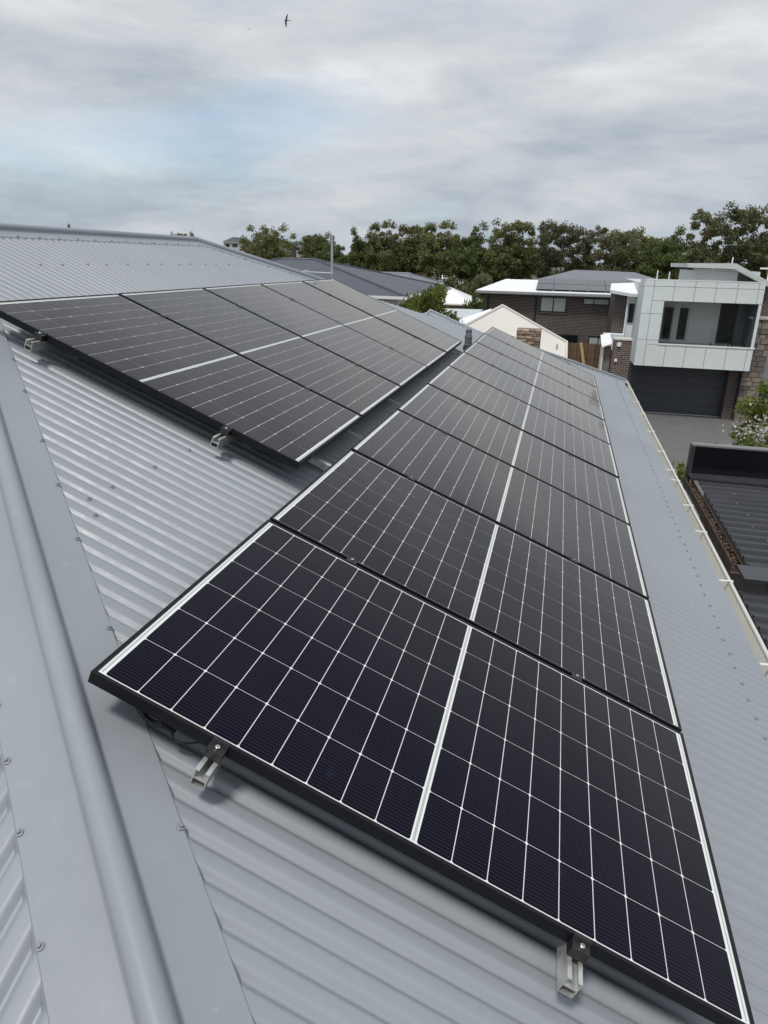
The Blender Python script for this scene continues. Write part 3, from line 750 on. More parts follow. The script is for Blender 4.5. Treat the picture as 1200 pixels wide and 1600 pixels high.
win(mh, 6.06, 6.45, -2.51, -0.99, 38.12); win(mh, 6.78, 7.16, -2.51, -0.99, 38.12)
dr = win(mh, 8.62, 9.40, -2.60, -0.70, 38.12, fw=0.07); dr.name = 'balcony_door'
MB().box(9.40, 9.81, 38.10, 38.19, OZ0-.06, OZ1).build('wall_panel', mat('slate wall panel', (0.12, 0.135, 0.15), 0.5), mh)
gl, t_, b_ = new_mat('clear balustrade glass'); setc(b_, 'Base Color', (0.9, 0.95, 0.94, 1)); setc(b_, 'Roughness', 0.02); setc(b_, 'Transmission Weight', 1.0); setc(b_, 'IOR', 1.15)
for a, b in ((7.98, 8.88), (8.90, 9.79)): MB().box(a, b, FY+.17, FY+.182, OZ0+.05, OZ0+0.75).build('balustrade_glass', gl, mh)
for a in (8.05, 8.82, 9.0, 9.55): MB().box(a, a+.05, FY+.13, FY+.21, OZ0+.031, OZ0+.16).build('glass_clamp', winframe, mh)
# garage
MB().box(4.2, 9.9, 37.55, 37.65, GROUND, BZ0+.02).build('garage_wall', joint, mh)
for k in range(5):
    z0 = GROUND+.03+k*0.48
    MB().box(4.55, 9.28, 37.48, 37.545, z0+.006, z0+.474).build('garage_door_panel', garage_m, mh)
MB().box(4.55, 9.28, 37.46, 37.50, GROUND+.021, GROUND+.055).build('door_seal', mat('pale seal', (0.5, 0.5, 0.48), 0.6), mh)
MB().box(9.30, 9.76, 36.95, 37.6, GROUND, BZ0+.01).build('brick_pier', brick_dark, mh)
# stonework pier
stm = [mat('stone a', (0.19, 0.165, 0.14), 0.9, 0, 0.25, 5, bump=0.5, bscale=14), mat('stone b', (0.14, 0.125, 0.11), 0.9, 0, 0.25, 5, bump=0.5, bscale=14), mat('stone c', (0.25, 0.21, 0.17), 0.9, 0, 0.25, 5, bump=0.5, bscale=14)]
def stone_face(parent, x0, x1, y, z0, z1, mats, rh=(0.18, 0.30), sw=(0.25, 0.55), seed=1, gap=0.012, backing=0.3, bm=None, dep=0.10):
    rr = random.Random(seed)
    MB().box(x0+.01, x1-.01, y+dep*.7, y+backing, z0, z1-.01).build('mortar_backing', bm or joint, parent)
    z = z0
    while z < z1-0.03:
        h = min(rr.uniform(*rh), z1-z); x_ = x0
        if z1-z-h < 0.05: h = z1-z
        while x_ < x1-0.03:
            w = min(rr.uniform(*sw), x1-x_)
            if x1-x_-w < 0.08: w = x1-x_
            d = rr.uniform(0, .035); b = MB()
            xa, xb, za, zb = x_+gap/2, x_+w-gap/2, z+gap/2, z+h-gap/2; e = min(.018, (zb-za)*.25); j_ = lambda: rr.uniform(-.006, .006)
            b.add([(xa, y+dep, za), (xb, y+dep, za), (xb, y+dep, zb), (xa, y+dep, zb), (xa+e, y+d+j_(), za+e), (xb-e, y+d+j_(), za+e), (xb-e, y+d+j_(), zb-e), (xa+e, y+d+j_(), zb-e), (xa, y+d+.03, za), (xb, y+d+.03, za), (xb, y+d+.03, zb), (xa, y+d+.03, zb)],
                  [(4, 5, 6, 7), (8, 9, 5, 4), (9, 10, 6, 5), (10, 11, 7, 6), (11, 8, 4, 7), (0, 1, 9, 8), (1, 2, 10, 9), (2, 3, 11, 10), (3, 0, 8, 11)])
            b.build('stone', rr.choice(mats), parent); x_ += w
        z += h
stone_face(mh, 9.80, 10.72, 36.55, GROUND, -1.30, stm, seed=4, backing=0.9)
MB().box(9.78, 10.9, 36.5, 37.3, -1.295, -1.20).build('stone_cap', mat('cap stone', (0.5, 0.48, 0.45), 0.8), mh)
MB().box(9.97, 12.6, 37.3, 38.2, -1.195, 0.25).build('brick_wall', brick_dark, mh)
MB().box(10.76, 12.6, 36.9, 38.2, -4.6, -1.3).build('render_panel', mat('grey render', (0.24, 0.25, 0.26), 0.7), mh)
MB().box(10.74, 12.6, 37.2, 38.2, GROUND, -4.62).build('lower_wall', mat('dark teal wall', (0.06, 0.075, 0.08), 0.5), mh)
for z in (-5.25, -5.75): MB().box(10.74, 12.0, 37.1, 37.19, z, z+.09).build('rail_slat', white, mh)
# skillion roof
prof = [(6.62, 0.92), (8.72, 0.90), (10.35, 0.13), (10.40, 0.34), (8.74, 1.15), (6.60, 1.11)]
MB().prism(prof, 37.0, 43.0, 'y').build('roof', mat('pale fascia', (0.58, 0.62, 0.61), 0.45, 0, 0.04, 2), mh)
for k in range(5):
    z = 0.32+k*0.115
    MB().box(7.05, 9.0, 37.60, 37.64, z, z+.105).build('board', white, mh)
MB().box(7.06, 10.0, 37.65, 42.5, 0.10, 0.80).build('clerestory_wall', cladd, mh)
MB().add([(9.05, 37.64, 0.36), (9.95, 37.64, 0.36), (9.05, 37.64, 0.78)], [(0, 1, 2)]).build('clerestory_pane', wglass, mh)
for x_, y_, h_ in ((5.55, 39.0, 0.42), (6.15, 39.2, 0.36), (8.75, 38.0, 1.1)):
    MB().tube([(x_, y_, 0.1), (x_, y_, 0.33+h_)], 0.03, 8).build('roof_pipe', white, mh, auto=40)
MB().box(10.5, 12.6, 40.0, 40.08, 0.92, 1.0).build('handrail', white, mh)
MB().box(10.9, 10.98, 40.0, 40.08, 0.1, 0.92).build('handrail_post', white, mh)
# side wing
MB().box(3.75, 4.36, 40.6, 46.0, GROUND, -0.62).build('brick_wall', brick_dark, mh)
MB().box(4.38, 4.80, 40.3, 46.0, GROUND, -0.55).build('side_wall', clad, mh)
MB().box(4.80, 5.2, 40.3, 40.6, -3.3, -0.50).build('side_wall', clad, mh)
MB().slab([(3.42, 40.0, -0.30), (4.5, 39.9, -0.46), (5.25, 39.0, -0.42), (5.3, 43.0, 0.06), (3.6, 43.0, -0.05)], 0.16).build('wing_roof', whiteroof, mh)
MB().tube([(4.40, 40.2, -0.55), (4.40, 40.2, -5.9)], 0.045, 8).build('downpipe', white, mh)
win(mh, 4.50, 4.77, -1.95, -0.97, 40.27)
MB().box(3.35, 4.38, 39.6, 40.5, -3.35, -2.55).build('planter', clad, mh)
# gate pier with two wall lights
gp0 = root('brick_gate_pier', (3.85, 33.4, GROUND), 'brown brick gate pier with two square white wall lights by the garage', 'pier')
MB().box(3.47, 4.22, 33.0, 33.9, GROUND, -2.22).build('shaft', brick_mid, gp0)
MB().box(3.45, 4.24, 32.98, 33.92, -2.218, -2.16).build('cap', mat('concrete cap', (0.5, 0.5, 0.48), 0.7), gp0)
for x_, z_, s_ in ((3.68, -2.40, 0.085), (3.62, -3.10, 0.06)):
    MB().box(x_-s_, x_+s_, 32.93, 32.998, z_-s_, z_+s_).build('wall_light', white, gp0)
sw_ = root('white_side_gate', (3.2, 34.5, GROUND), 'narrow white side gate with pale slanted roof next to the brick pier', 'gate')
MB().box(3.05, 3.12, 34.0, 35.5, GROUND, -2.75).build('post', white, sw_)
MB().box(3.12, 3.44, 34.1, 34.2, GROUND, -2.6).build('leaf', mat('mesh leaf', (0.22, 0.2, 0.19), 0.7), sw_)
MB().slab([(3.0, 33.8, -2.62), (3.44, 33.8, -2.45), (3.44, 36.2, -2.2), (3.0, 36.2, -2.3)], 0.05).build('canopy', whiteroof, sw_)

# ================================================================== dark brick house behind
bh = root('brick_house', (1.5, 50.0, GROUND), 'two-storey dark brick house with white eave and rooftop panels behind the paling fence', 'house')
WY = 45.0
MB().box(-3.67, 7.5, WY, 58.0, GROUND, -0.88).build('wall', brick_dark, bh)
MB().box(-4.05, 7.8, 44.62, 58.3, -0.90, -0.84).build('soffit', white, bh)
MB().box(-4.2, 7.9, 44.50, 44.61, -0.86, -0.73).build('gutter', mat('grey gutter', (0.32, 0.33, 0.34), 0.5), bh)
MB().slab([(-4.2, 44.55, -0.72), (7.9, 44.55, -0.70), (7.9, 48.5, -0.06), (-2.75, 48.5, -0.12)], 0.05).build('roof', whiteroof, bh)  # overexposed sky reflection painted in as white roof colour
MB().slab([(-4.2, 44.55, -0.722), (-2.75, 48.5, -0.122), (-2.75, 52.0, -0.15), (-4.2, 57.0, -0.75)], 0.05).build('roof', whiteroof, bh)  # same painted-in glare on the side slope
MB().slab([(-0.9, 48.4, -0.13), (7.6, 48.4, -0.08), (5.5, 52.0, 0.50), (1.63, 52.0, 0.55)], 0.05).build('upper_roof', grey_roof, bh)
MB().slab([(-0.9, 48.4, -0.132), (1.63, 52.0, 0.548), (-0.9, 57.5, -0.2)], 0.05).build('upper_roof', grey_roof, bh)
MB().slab([(7.6, 48.4, -0.082), (5.5, 52.0, 0.498), (7.6, 57.5, -0.2)], 0.05).build('upper_roof', grey_roof, bh)
MB().slab([(1.63, 52.0, 0.552), (5.5, 52.0, 0.502), (7.6, 57.5, -0.2), (-0.9, 57.5, -0.2)], 0.05).build('upper_roof', grey_roof, bh)
win(bh, -0.28, 1.28, -1.87, -0.98, WY-.02, (0.5,), (blind, blind), fw=0.06)
win(bh, 2.23, 4.30, -1.36, -0.96, WY-.02, (2.85, 3.72), (blind, blind, blind), fw=0.06)
win(bh, 2.78, 3.97, -3.75, -3.16, WY-.02, (3.37,), (blind, blind), fw=0.06)
win(bh, 0.72, 2.17, -4.4, -3.14, WY-.02, fw=0.05)
for a, b, z in ((-0.33, 1.33, -1.95), (2.18, 4.35, -1.44)):
    n = int((b-a)/0.115)
    for k in range(n): MB().box(a+k*(b-a)/n+.005, a+(k+1)*(b-a)/n-.005, WY-.06, WY-.002, z, z+.075).build('sill_brick', brick_dark, bh)
for x_ in (-3.43, -0.53): MB().tube([(x_, WY-.05, -0.86), (x_, WY-.05, GROUND)], 0.045, 8).build('downpipe', winframe, bh)
bpm = glassy('far panel glass', (0.012, 0.012, 0.022), 0.12)
fs_ = (0.64)/3.95; thb = math.atan(fs_)
fr_me, _ = MB().box(-.50, .50, -.86, .86, -.02, .0).mesh('frame', M['frame'])
pn_me, _ = MB().box(-.077, .077, -.083, .083, .0, .003).mesh('solar_cell', bpm)
gr_me, _ = MB().box(-.485, .485, -.845, .845, .0, .0012).mesh('backsheet', mat('far backsheet', (0.16, 0.17, 0.19), 0.4))
for r_ in range(2):
    for k in range(6 if r_ == 0 else 6):
        e = bpy.data.objects.new('solar_module', None); col.objects.link(e)
        cy_ = 45.75 + r_*1.76; e.location = (-0.1+1.02*k, cy_, -0.72 + (cy_-44.55)*fs_ + 0.10); e.rotation_euler = (thb, 0, 0)
        tag(e, 'solar panel in the small array on the glare-white roof of the dark brick house', 'solar panel', 'panels on the brick house roof')
        inst('frame', fr_me, e, (0, 0, 0)); inst('backsheet', gr_me, e, (0, 0, .011))
        for i in range(6):
            for j in range(10): inst('solar_cell', pn_me, e, (-.40+.16*i, -.76+.169*j, .0122))

# paling fence with a loose board
pf = root('paling_fence', (2.6, 43.0, GROUND), 'brown weathered timber paling fence in front of the dark brick house', 'fence')
tim = [mat('timber %d' % i, c, 0.85, 0, 0.3, 3, bump=0.4, bscale=20) for i, c in enumerate(((0.15, 0.095, 0.055), (0.19, 0.12, 0.07), (0.11, 0.075, 0.05)))]
for k in range(44):
    x0 = 0.4 + 0.1*k
    MB().box(x0+.004, x0+.096, 43.0+random.uniform(-.006, .006), 43.022, GROUND, -3.42+random.uniform(-.03, .03)).build('paling', random.choice(tim), pf)
MB().box(0.4, 4.8, 43.03, 43.08, -4.0, -3.9).build('fence_rail', tim[0], pf)
bd = MB(); bd.add([(2.24, 42.86, -3.40), (2.40, 42.86, -3.36), (2.92, 42.6, -5.6), (2.74, 42.6, -5.6), (2.24, 42.89, -3.40), (2.40, 42.89, -3.36), (2.92, 42.63, -5.6), (2.74, 42.63, -5.6)], [(0, 1, 2, 3), (7, 6, 5, 4), (0, 4, 5, 1), (1, 5, 6, 2), (2, 6, 7, 3), (3, 7, 4, 0)])
tag(bd.build('timber_plank', mat('fresh pine', (0.50, 0.33, 0.17), 0.7, 0, 0.15, 3)), 'pale pine plank leaning against the paling fence', 'plank')

# ================================================================== cream roof, stone chimney, white patio roof
cream = mat('cream rendered roof', (0.62, 0.585, 0.545), 0.7, 0, 0.04, 0.7, bump=0.1, bscale=30)
cg = root('cream_roof_house', (-0.5, 30.0, GROUND), 'cream hip-roofed house rising to a point behind the far end of the panels', 'house')
Ap, Bp, Cp, Dp = (-1.368, 30.0, -0.777), (1.358, 28.551, -1.984), (1.55, 25.4, -4.61), (-4.2, 25.4, -4.61)
Ep = (-3.55, 28.5, -2.02)
MB().slab([Ap, Bp, Cp, Dp, Ep], 0.08).build('roof', cream, cg)
MB().slab([(-1.368, 30.02, -0.78), (1.36, 28.57, -1.99), (1.5, 32.5, -4.6), (0.2, 34.0, -4.6)], 0.08).build('roof', cream, cg)
MB().slab([(-1.37, 30.02, -0.782), (-3.57, 28.52, -2.025), (-4.2, 32.5, -4.6), (0.2, 34.0, -4.602)], 0.08).build('roof', cream, cg)
MB().tube([Vector(Ap)+Vector((0, 0, .02)), Vector(Ep)+Vector((0, 0, .02))], 0.06, 6).build('hip_cap', cream, cg)
MB().tube([Vector(Ap)+Vector((0, 0, .02)), Vector(Bp)+Vector((0, 0, .02))], 0.045, 6).build('hip_cap', cream, cg)
MB().tube([Vector(Bp)+Vector((0, 0, .02)), Vector(Cp)+Vector((0, 0, .02))], 0.045, 6).build('corner_trim', cream, cg)
MB().box(0.98, 1.01, 28.2, 28.6, -2.25, -2.05).build('vent', joint, cg)
MB().box(-3.9, 1.3, 26.2, 32.3, GROUND, -4.65).build('wall', cream, cg)
sc_ = root('stone_chimney', (-0.06, 24.6, GROUND), 'square sandstone chimney clad in thin stacked stone in front of the cream roof', 'chimney')
sst = [mat('sandstone a', (0.36, 0.27, 0.185), 0.9, 0, 0.2, 5, bump=0.5, bscale=20), mat('sandstone b', (0.27, 0.20, 0.145), 0.9, 0, 0.2, 5, bump=0.5, bscale=20), mat('sandstone c', (0.44, 0.36, 0.27), 0.9, 0, 0.2, 5, bump=0.5, bscale=20), mat('sandstone d', (0.22, 0.17, 0.13), 0.9, 0, 0.2, 5, bump=0.5, bscale=20)]
stone_face(sc_, -0.40, 0.43, 24.3, -3.0, -1.20, sst, rh=(0.06, 0.10), sw=(0.16, 0.42), seed=9, gap=0.008, backing=0.75, bm=mat('chimney core', (0.2, 0.15, 0.11), 0.9))
MB().box(-0.36, 0.39, 24.4, 25.0, GROUND, -3.0).build('base', brick_tan, sc_)
pr_ = root('white_patio_roof', (-2.6, 31.0, GROUND), 'bright white skillion patio roof tucked beside the cream roof', 'roof')
MB().slab([(-3.45, 29.0, -1.55), (-2.0, 29.0, -1.62), (-2.05, 32.5, -1.05), (-3.2, 32.5, -1.45)], 0.08).build('roof_sheet', whiteroof, pr_)
for x_, y_ in ((-3.3, 29.2), (-2.15, 29.2), (-3.1, 32.3), (-2.15, 32.3)): MB().box(x_-.05, x_+.05, y_-.05, y_+.05, GROUND, -1.66).build('post', white, pr_)
ca = root('flat_roof_carport', (-4.0, 35.0, GROUND), 'low carport with pale flat roof behind the house wing', 'carport')
MB().slab([(-6.0, 34.0, -1.62), (-3.0, 34.0, -1.60), (-2.9, 37.0, -1.38), (-5.6, 37.0, -1.42)], 0.14).build('roof_sheet', mat('pale zinc', (0.52, 0.55, 0.56), 0.4), ca)
for x_, y_ in ((-5.8, 34.2), (-3.2, 34.2), (-5.4, 36.8), (-3.1, 36.8)): MB().box(x_-.05, x_+.05, y_-.05, y_+.05, GROUND, -1.74).build('post', winframe, ca)
MB().box(-5.9, -3.0, 36.9, 37.0, GROUND, -1.75).build('rear_wall', joint, ca)

# ================================================================== hip-roofed houses
def hip_house(name, label, x0, x1, y0, y1, ze, zr, rx0, rx1, ry, rm, wm, windows=(), over=0.5, group=None, base=GROUND):
    h = root(name, ((x0+x1)/2, (y0+y1)/2, base), label, 'house', group)
    MB().box(x0+over, x1-over, y0+over, y1-over, base, ze-0.1).build('wall', wm, h)
    MB().box(x0+.05, x1-.05, y0+.05, y1-.05, ze-0.13, ze-0.06).build('soffit', white, h)
    a, b, c, d = (x0, y0, ze), (x1, y0, ze), (x1, y1, ze), (x0, y1, ze); p, q = (rx0, ry, zr), (rx1, ry, zr)
    for poly in ([a, b, q, p], [b, c, q], [c, d, p, q], [d, a, p]): MB().slab(poly, 0.05).build('roof', rm, h)
    for e_, f_ in ((a, p), (b, q), (c, q), (d, p), (p, q)): MB().tube([Vector(e_)+Vector((0, 0, .01)), Vector(f_)+Vector((0, 0, .01))], 0.07, 6).build('ridge_cap', rm, h)
    g_ = MB().box(x0-.05, x1+.05, y0-.11, y0+.0, ze-.14, ze-.01); g_.box(x1+.0, x1+.11, y0, y1, ze-.14, ze-.01); g_.build('gutter', white, h)
    for w_ in windows: win(h, *w_)
    return h
stucco = mat('off-white stucco', (0.50, 0.49, 0.45), 0.8, 0, 0.06, 1.5)
hip_house('charcoal_hip_house', 'house with broad charcoal hip roof and pale wall behind the antenna mast', -21.6, -6.15, 33.0, 47.0, -0.70, 0.80, -14.9, -12.95, 40.0, slate_roof, stucco,
          [(-7.6, -6.9, -2.4, -1.3, 33.48), (-11.5, -9.8, -2.4, -1.2, 33.48)])
hip_house('grey_hip_house', 'smaller house with mid grey hip roof between the charcoal roof and the green bush', -19.5, -8.55, 49.0, 59.0, -0.78, -0.06, -14.6, -10.3, 54.0, grey_roof, stucco,
          [(-9.9, -9.2, -2.6, -1.6, 49.48), (-12.4, -10.9, -2.6, -1.5, 49.48)])
hip_house('white_roof_house', 'distant brown brick house with brilliant white hip roof behind the green bush', -14.9, -7.6, 72.0, 80.0, -3.10, -1.75, -11.9, -10.4, 76.0, whiteroof, brick_tan,
          [(-10.4, -9.2, -4.9, -3.7, 72.48)])
# white houses glimpsed through the trees
k = 0
for (x0, w, y0, ze, zr, lab) in ((-40, 9, 128, -2.4, 0.0, 'white-walled house glimpsed through the trunks, pale roof, left of the antenna mast'), (-27, 10, 132, -3.0, -0.6, 'white house showing between tree trunks above the grey hip roof'), (-3.5, 9, 118, -3.6, -1.6, 'pale boxy house showing through the trees above the glare-white brick-house roof'), (-52, 10, 135, -1.6, 0.8, 'pale grey house half hidden behind the rounded open gum tree')):
    hip_house('background_house', lab, x0, x0+w, y0, y0+9, ze, zr, x0+3.5, x0+w-3.5, y0+4.5, [grey_roof, whiteroof, slate_roof, grey_roof][k], white, [(x0+1.2, x0+2.6, ze-2.2, ze-.9, y0+.48), (x0+w-4, x0+w-1.6, ze-2.2, ze-.9, y0+.48)]); k += 1
# suburb on the rise far to the left
rr = random.Random(5)
for k in range(16):
    x0 = -262 + 9.5*k + rr.uniform(-2, 2); y0 = 330 + rr.uniform(-30, 70); b = gz(x0, y0); ze = b + rr.choice((3.0, 5.4, 5.4)); 
    h = hip_house('hillside_house', 'small far house with dark roof on the hillside beyond the ridge', x0, x0+rr.uniform(9, 13), y0, y0+9, ze, ze+2.2, x0+3.5, x0+6.2, y0+4.5, rr.choice((slate_roof, slate_roof, grey_roof)), rr.choice((stucco, brick_dark, brick_dark)), [(x0+1.5, x0+3.5, ze-2.2, ze-.8, y0+.48), (x0+5, x0+7.5, ze-2.2, ze-.8, y0+.48)], group='houses on the far hillside', base=b-1)

# ================================================================== trees
def leaf_mat(name, c, c2):
    m, t, b = new_mat(name); N = t.nodes; L = t.links
    geo = N.new('ShaderNodeNewGeometry'); oi = N.new('ShaderNodeObjectInfo')
    no = N.new('ShaderNodeTexNoise'); no.inputs['Scale'].default_value = 0.55; no.inputs['Detail'].default_value = 3
    L.new(geo.outputs['Position'], no.inputs['Vector'])
    ad = N.new('ShaderNodeMath'); ad.operation = 'MULTIPLY_ADD'; L.new(geo.outputs['Random Per Island'], ad.inputs[0]); ad.inputs[1].default_value = 0.5; L.new(no.outputs[0], ad.inputs[2])
    mr = N.new('ShaderNodeMapRange'); L.new(ad.outputs[0], mr.inputs[0]); mr.inputs[1].default_value = 0.3; mr.inputs[2].default_value = 1.15
    mx = N.new('ShaderNodeMixRGB'); L.new(mr.outputs[0], mx.inputs[0]); mx.inputs[1].default_value = (*c, 1); mx.inputs[2].default_value = (*c2, 1)
    hs = N.new('ShaderNodeHueSaturation'); L.new(mx.outputs[0], hs.inputs['Color'])
    mv = N.new('ShaderNodeMapRange'); L.new(oi.outputs['Random'], mv.inputs[0]); mv.inputs[3].default_value = 0.8; mv.inputs[4].default_value = 1.2; L.new(mv.outputs[0], hs.inputs['Value'])
    L.new(hs.outputs[0], b.inputs['Base Color']); setc(b, 'Roughness', 0.55); setc(b, 'Specular IOR Level', 0.35)
    tr = N.new('ShaderNodeBsdfTranslucent'); L.new(hs.outputs[0], tr.inputs[0]); ms = N.new('ShaderNodeMixShader'); ms.inputs[0].default_value = 0.34
    L.new(b.outputs[0], ms.inputs[1]); L.new(tr.outputs[0], ms.inputs[2]); L.new(ms.outputs[0], t.nodes['Material Output'].inputs[0])
    return m
M['gum'] = leaf_mat('gum leaves', (0.110, 0.120, 0.046), (0.225, 0.228, 0.088))
M['gum_d'] = leaf_mat('dark gum leaves', (0.095, 0.100, 0.050), (0.190, 0.190, 0.092))
M['green'] = leaf_mat('bright leaves', (0.075, 0.100, 0.030), (0.165, 0.200, 0.062))
M['citrus'] = leaf_mat('garden leaves', (0.070, 0.100, 0.020), (0.220, 0.255, 0.048))
M['bark'] = mat('pale gum bark', (0.23, 0.20, 0.17), 0.9, 0, 0.35, 2.5, bump=0.3, bscale=8)
M['bark_d'] = mat('dark bark', (0.085, 0.072, 0.06), 0.9, 0, 0.3, 2.5, bump=0.3, bscale=8)
def make_tree(seed, H, W, crown_lo, n_clump, leaf, leaves_per, spread=0.85, flat=1.0, drop=0.5, clump_r=0.62, trunk_r=0.17, nlimb=7):
    """tapered trunk and limbs; leaves gathered in clumps at the limb ends, uneven outline, gaps between"""
    rg = np.random.default_rng(seed); rr = random.Random(seed)
    tb = MB(); tips = []
    lean = Vector((rr.uniform(-.06, .06), rr.uniform(-.06, .06), 0))
    tp = [Vector((lean.x*H*t + .12*math.sin(5*t+seed), lean.y*H*t + .12*math.cos(4*t+seed), H*t)) for t in np.linspace(0, .86, 8)]
    tb.tube(tp, [trunk_r*(1.25 - 1.05*t) for t in np.linspace(0, 1, 8)], 7, caps=False)
    limbs = []
    for k in range(nlimb):
        t = crown_lo + (0.84-crown_lo)*(k+.3)/nlimb; i = t/.86*7; i0 = min(6, int(i)); p = tp[i0].lerp(tp[i0+1], i-i0)
        ang = k*2.4 + rr.uniform(-.5, .5); ln = W*.5*rr.uniform(.65, 1.0)*(1.0 - .35*((t-crown_lo)/(1-crown_lo))**2)
        q = p + Vector((math.cos(ang)*ln*.5, math.sin(ang)*ln*.5, ln*rr.uniform(.3, .6))); e = q + Vector((math.cos(ang+.3)*ln*.4, math.sin(ang+.3)*ln*.4, ln*rr.uniform(.1, .45)))
        r0 = trunk_r*(.52-.35*t); tb.tube([p, p.lerp(q, .5)+Vector((0, 0, .1)), q, e], [r0, r0*.8, r0*.55, r0*.25], 5, caps=False)
        limbs.append((p, q, e))
        for s_ in range(2):
            f = q.lerp(e, rr.uniform(.1, .6)); g2 = f + Vector((rr.uniform(-1, 1), rr.uniform(-1, 1), rr.uniform(.1, .9)))*ln*.33
            tb.tube([f, g2], [r0*.35, r0*.15], 4, caps=False); tips.append(g2)
        tips += [e, q]
    tips.append(tp[-1])
    cs = []
    top = Vector((tp[-1].x, tp[-1].y, H*(crown_lo+1)/2)); hh = H*(1-crown_lo)/2
    while len(cs) < n_clump:
        if len(cs) < len(tips): c = tips[len(cs)] + Vector((rr.uniform(-.3, .3), rr.uniform(-.3, .3), rr.uniform(0, .4)))
        else:
            d = Vector((rr.gauss(0, 1), rr.gauss(0, 1), rr.gauss(0, 1))).normalized()*(rr.random()**.38)
            lob = .94 + .13*math.sin(3*math.atan2(d.y, d.x)+seed) + .10*math.sin(7*d.z+seed*1.7)
            c = top + Vector((d.x*W/2*lob, d.y*W/2*lob, d.z*hh*flat*lob))
            if c.z < H*crown_lo*.9: continue
        cs.append(c)
    V = []; 
    for c in cs:
        n = int(leaves_per*rr.uniform(.6, 1.4)); r = clump_r*rr.uniform(.6, 1.25)
        d = rg.normal(size=(n, 3)); d /= np.linalg.norm(d, axis=1)[:, None]
        P = np.array(c)[None] + d*(r*rg.random((n, 1))**.5)*np.array([1.1, 1.1, .75])
        P[:, 2] -= drop*r*(d[:, 0]**2+d[:, 1]**2)*rg.random(n)
        a = rg.normal(size=(n, 3)); a[:, 2] -= .5; a /= np.linalg.norm(a, axis=1)[:, None]
        b = np.cross(a, rg.normal(size=(n, 3))); b /= np.linalg.norm(b, axis=1)[:, None]+1e-9
        s = leaf*rg.uniform(.6, 1.3, (n, 1))
        q = np.stack([P-a*s, P+b*s*.42, P+a*s, P-b*s*.42], 1); V.append(q.reshape(-1, 3))
    V = np.concatenate(V); nf = len(V)//4
    me = bpy.data.meshes.new('crown'); me.vertices.add(len(V)); me.vertices.foreach_set('co', V.ravel())
    me.loops.add(len(V)); me.loops.foreach_set('vertex_index', np.arange(len(V))); me.polygons.add(nf); me.polygons.foreach_set('loop_start', np.arange(nf)*4)
    me.update(calc_edges=True); me.validate()
    tme, _ = tb.mesh('trunk', None, True, center=False)
    return tme, me
variants = {}
def variant(key, bark, leafm, **kw):
    t_, c_ = make_tree(**kw); t_.materials.append(M[bark]); c_.materials.append(M[leafm]); variants[key] = (t_, c_)
variant('g1', 'bark', 'gum', seed=1, H=13.5, W=7.4, crown_lo=.34, n_clump=150, leaf=.17, leaves_per=120, clump_r=.72)
variant('g2', 'bark_d', 'gum', seed=2, H=13.5, W=6.6, crown_lo=.24, n_clump=160, leaf=.17, leaves_per=120, clump_r=.72)
variant('g3', 'bark', 'gum_d', seed=3, H=14, W=7.5, crown_lo=.36, n_clump=105, leaf=.165, leaves_per=115, clump_r=.66)
variant('g4', 'bark_d', 'green', seed=4, H=12.5, W=8.2, crown_lo=.20, n_clump=190, leaf=.17, leaves_per=120, clump_r=.75)
variant('g5', 'bark', 'gum', seed=5, H=12.5, W=9.5, crown_lo=.42, n_clump=125, leaf=.165, leaves_per=125, flat=.85, clump_r=.78)
variant('g6', 'bark', 'gum_d', seed=6, H=14, W=6.8, crown_lo=.26, n_clump=105, leaf=.165, leaves_per=110, clump_r=.62)
variant('s1', 'bark_d', 'gum_d', seed=7, H=5.0, W=6.0, crown_lo=.08, n_clump=90, leaf=.17, leaves_per=120, clump_r=.7, trunk_r=.1)
variant('s2', 'bark_d', 'green', seed=8, H=4.6, W=5.5, crown_lo=.08, n_clump=90, leaf=.17, leaves_per=120, clump_r=.7, trunk_r=.1)
def tree(name, key, x, y, label, H=None, wscale=1.0, group=None, cat='tree', z=None, mats=None, rot=None):
    t_, c_ = variants[key]; hh = max(v.co.z for v in c_.vertices) if key not in HC else HC[key]; HC[key] = hh
    z = gz(x, y) if z is None else z
    e = bpy.data.objects.new(name, None); col.objects.link(e); e.location = (x, y, z-.05); e.rotation_euler = (0, 0, random.uniform(0, 6.28) if rot is None else rot)
    s = (H or hh)/hh; e.scale = (s*wscale, s*wscale, s); tag(e, label, cat, group)
    inst('trunk', t_, e, (0, 0, 0)); inst('crown', c_, e, (0, 0, 0))
    return e
HC = {}
# front row, positions along the tree line: x, y, total height, variant, width
ROW = [(-39.0, 96, 11.6, 'g5', 1.0), (-33.6, 101, 10.3, 'g2', .9), (-30.0, 97, 10.6, 'g4', .8), (-26.5, 99, 11.3, 'g4', .8), (-22.6, 98, 12.2, 'g1', .85),
       (-18.6, 101, 12.0, 'g2', 1.0), (-14.6, 97, 12.2, 'g1', 1.0), (-10.6, 95, 12.0, 'g4', .9), (-7.0, 99, 12.5, 'g2', 1.1), (-2.6, 104, 12.6, 'g6', .9),
       (0.6, 97, 12.5, 'g3', .9), (3.6, 101, 12.0, 'g6', 1.0), (6.6, 95, 11.5, 'g3', .9), (9.0, 104, 12.0, 'g2', 1.0), (12.6, 95, 12.0, 'g4', 1.0),
       (16.6, 98, 14.0, 'g6', .95), (21.2, 97, 14.6, 'g3', 1.0), (24.8, 100, 12.0, 'g2', 1.0)]
LOOK = {'g1': 'tall olive gum with rounded crown', 'g2': 'narrow olive gum with dark trunk', 'g3': 'sparse grey-green gum with pale trunk', 'g4': 'fresh green rounded tree', 'g5': 'open-crowned spreading gum', 'g6': 'thin dark gum with see-through crown'}
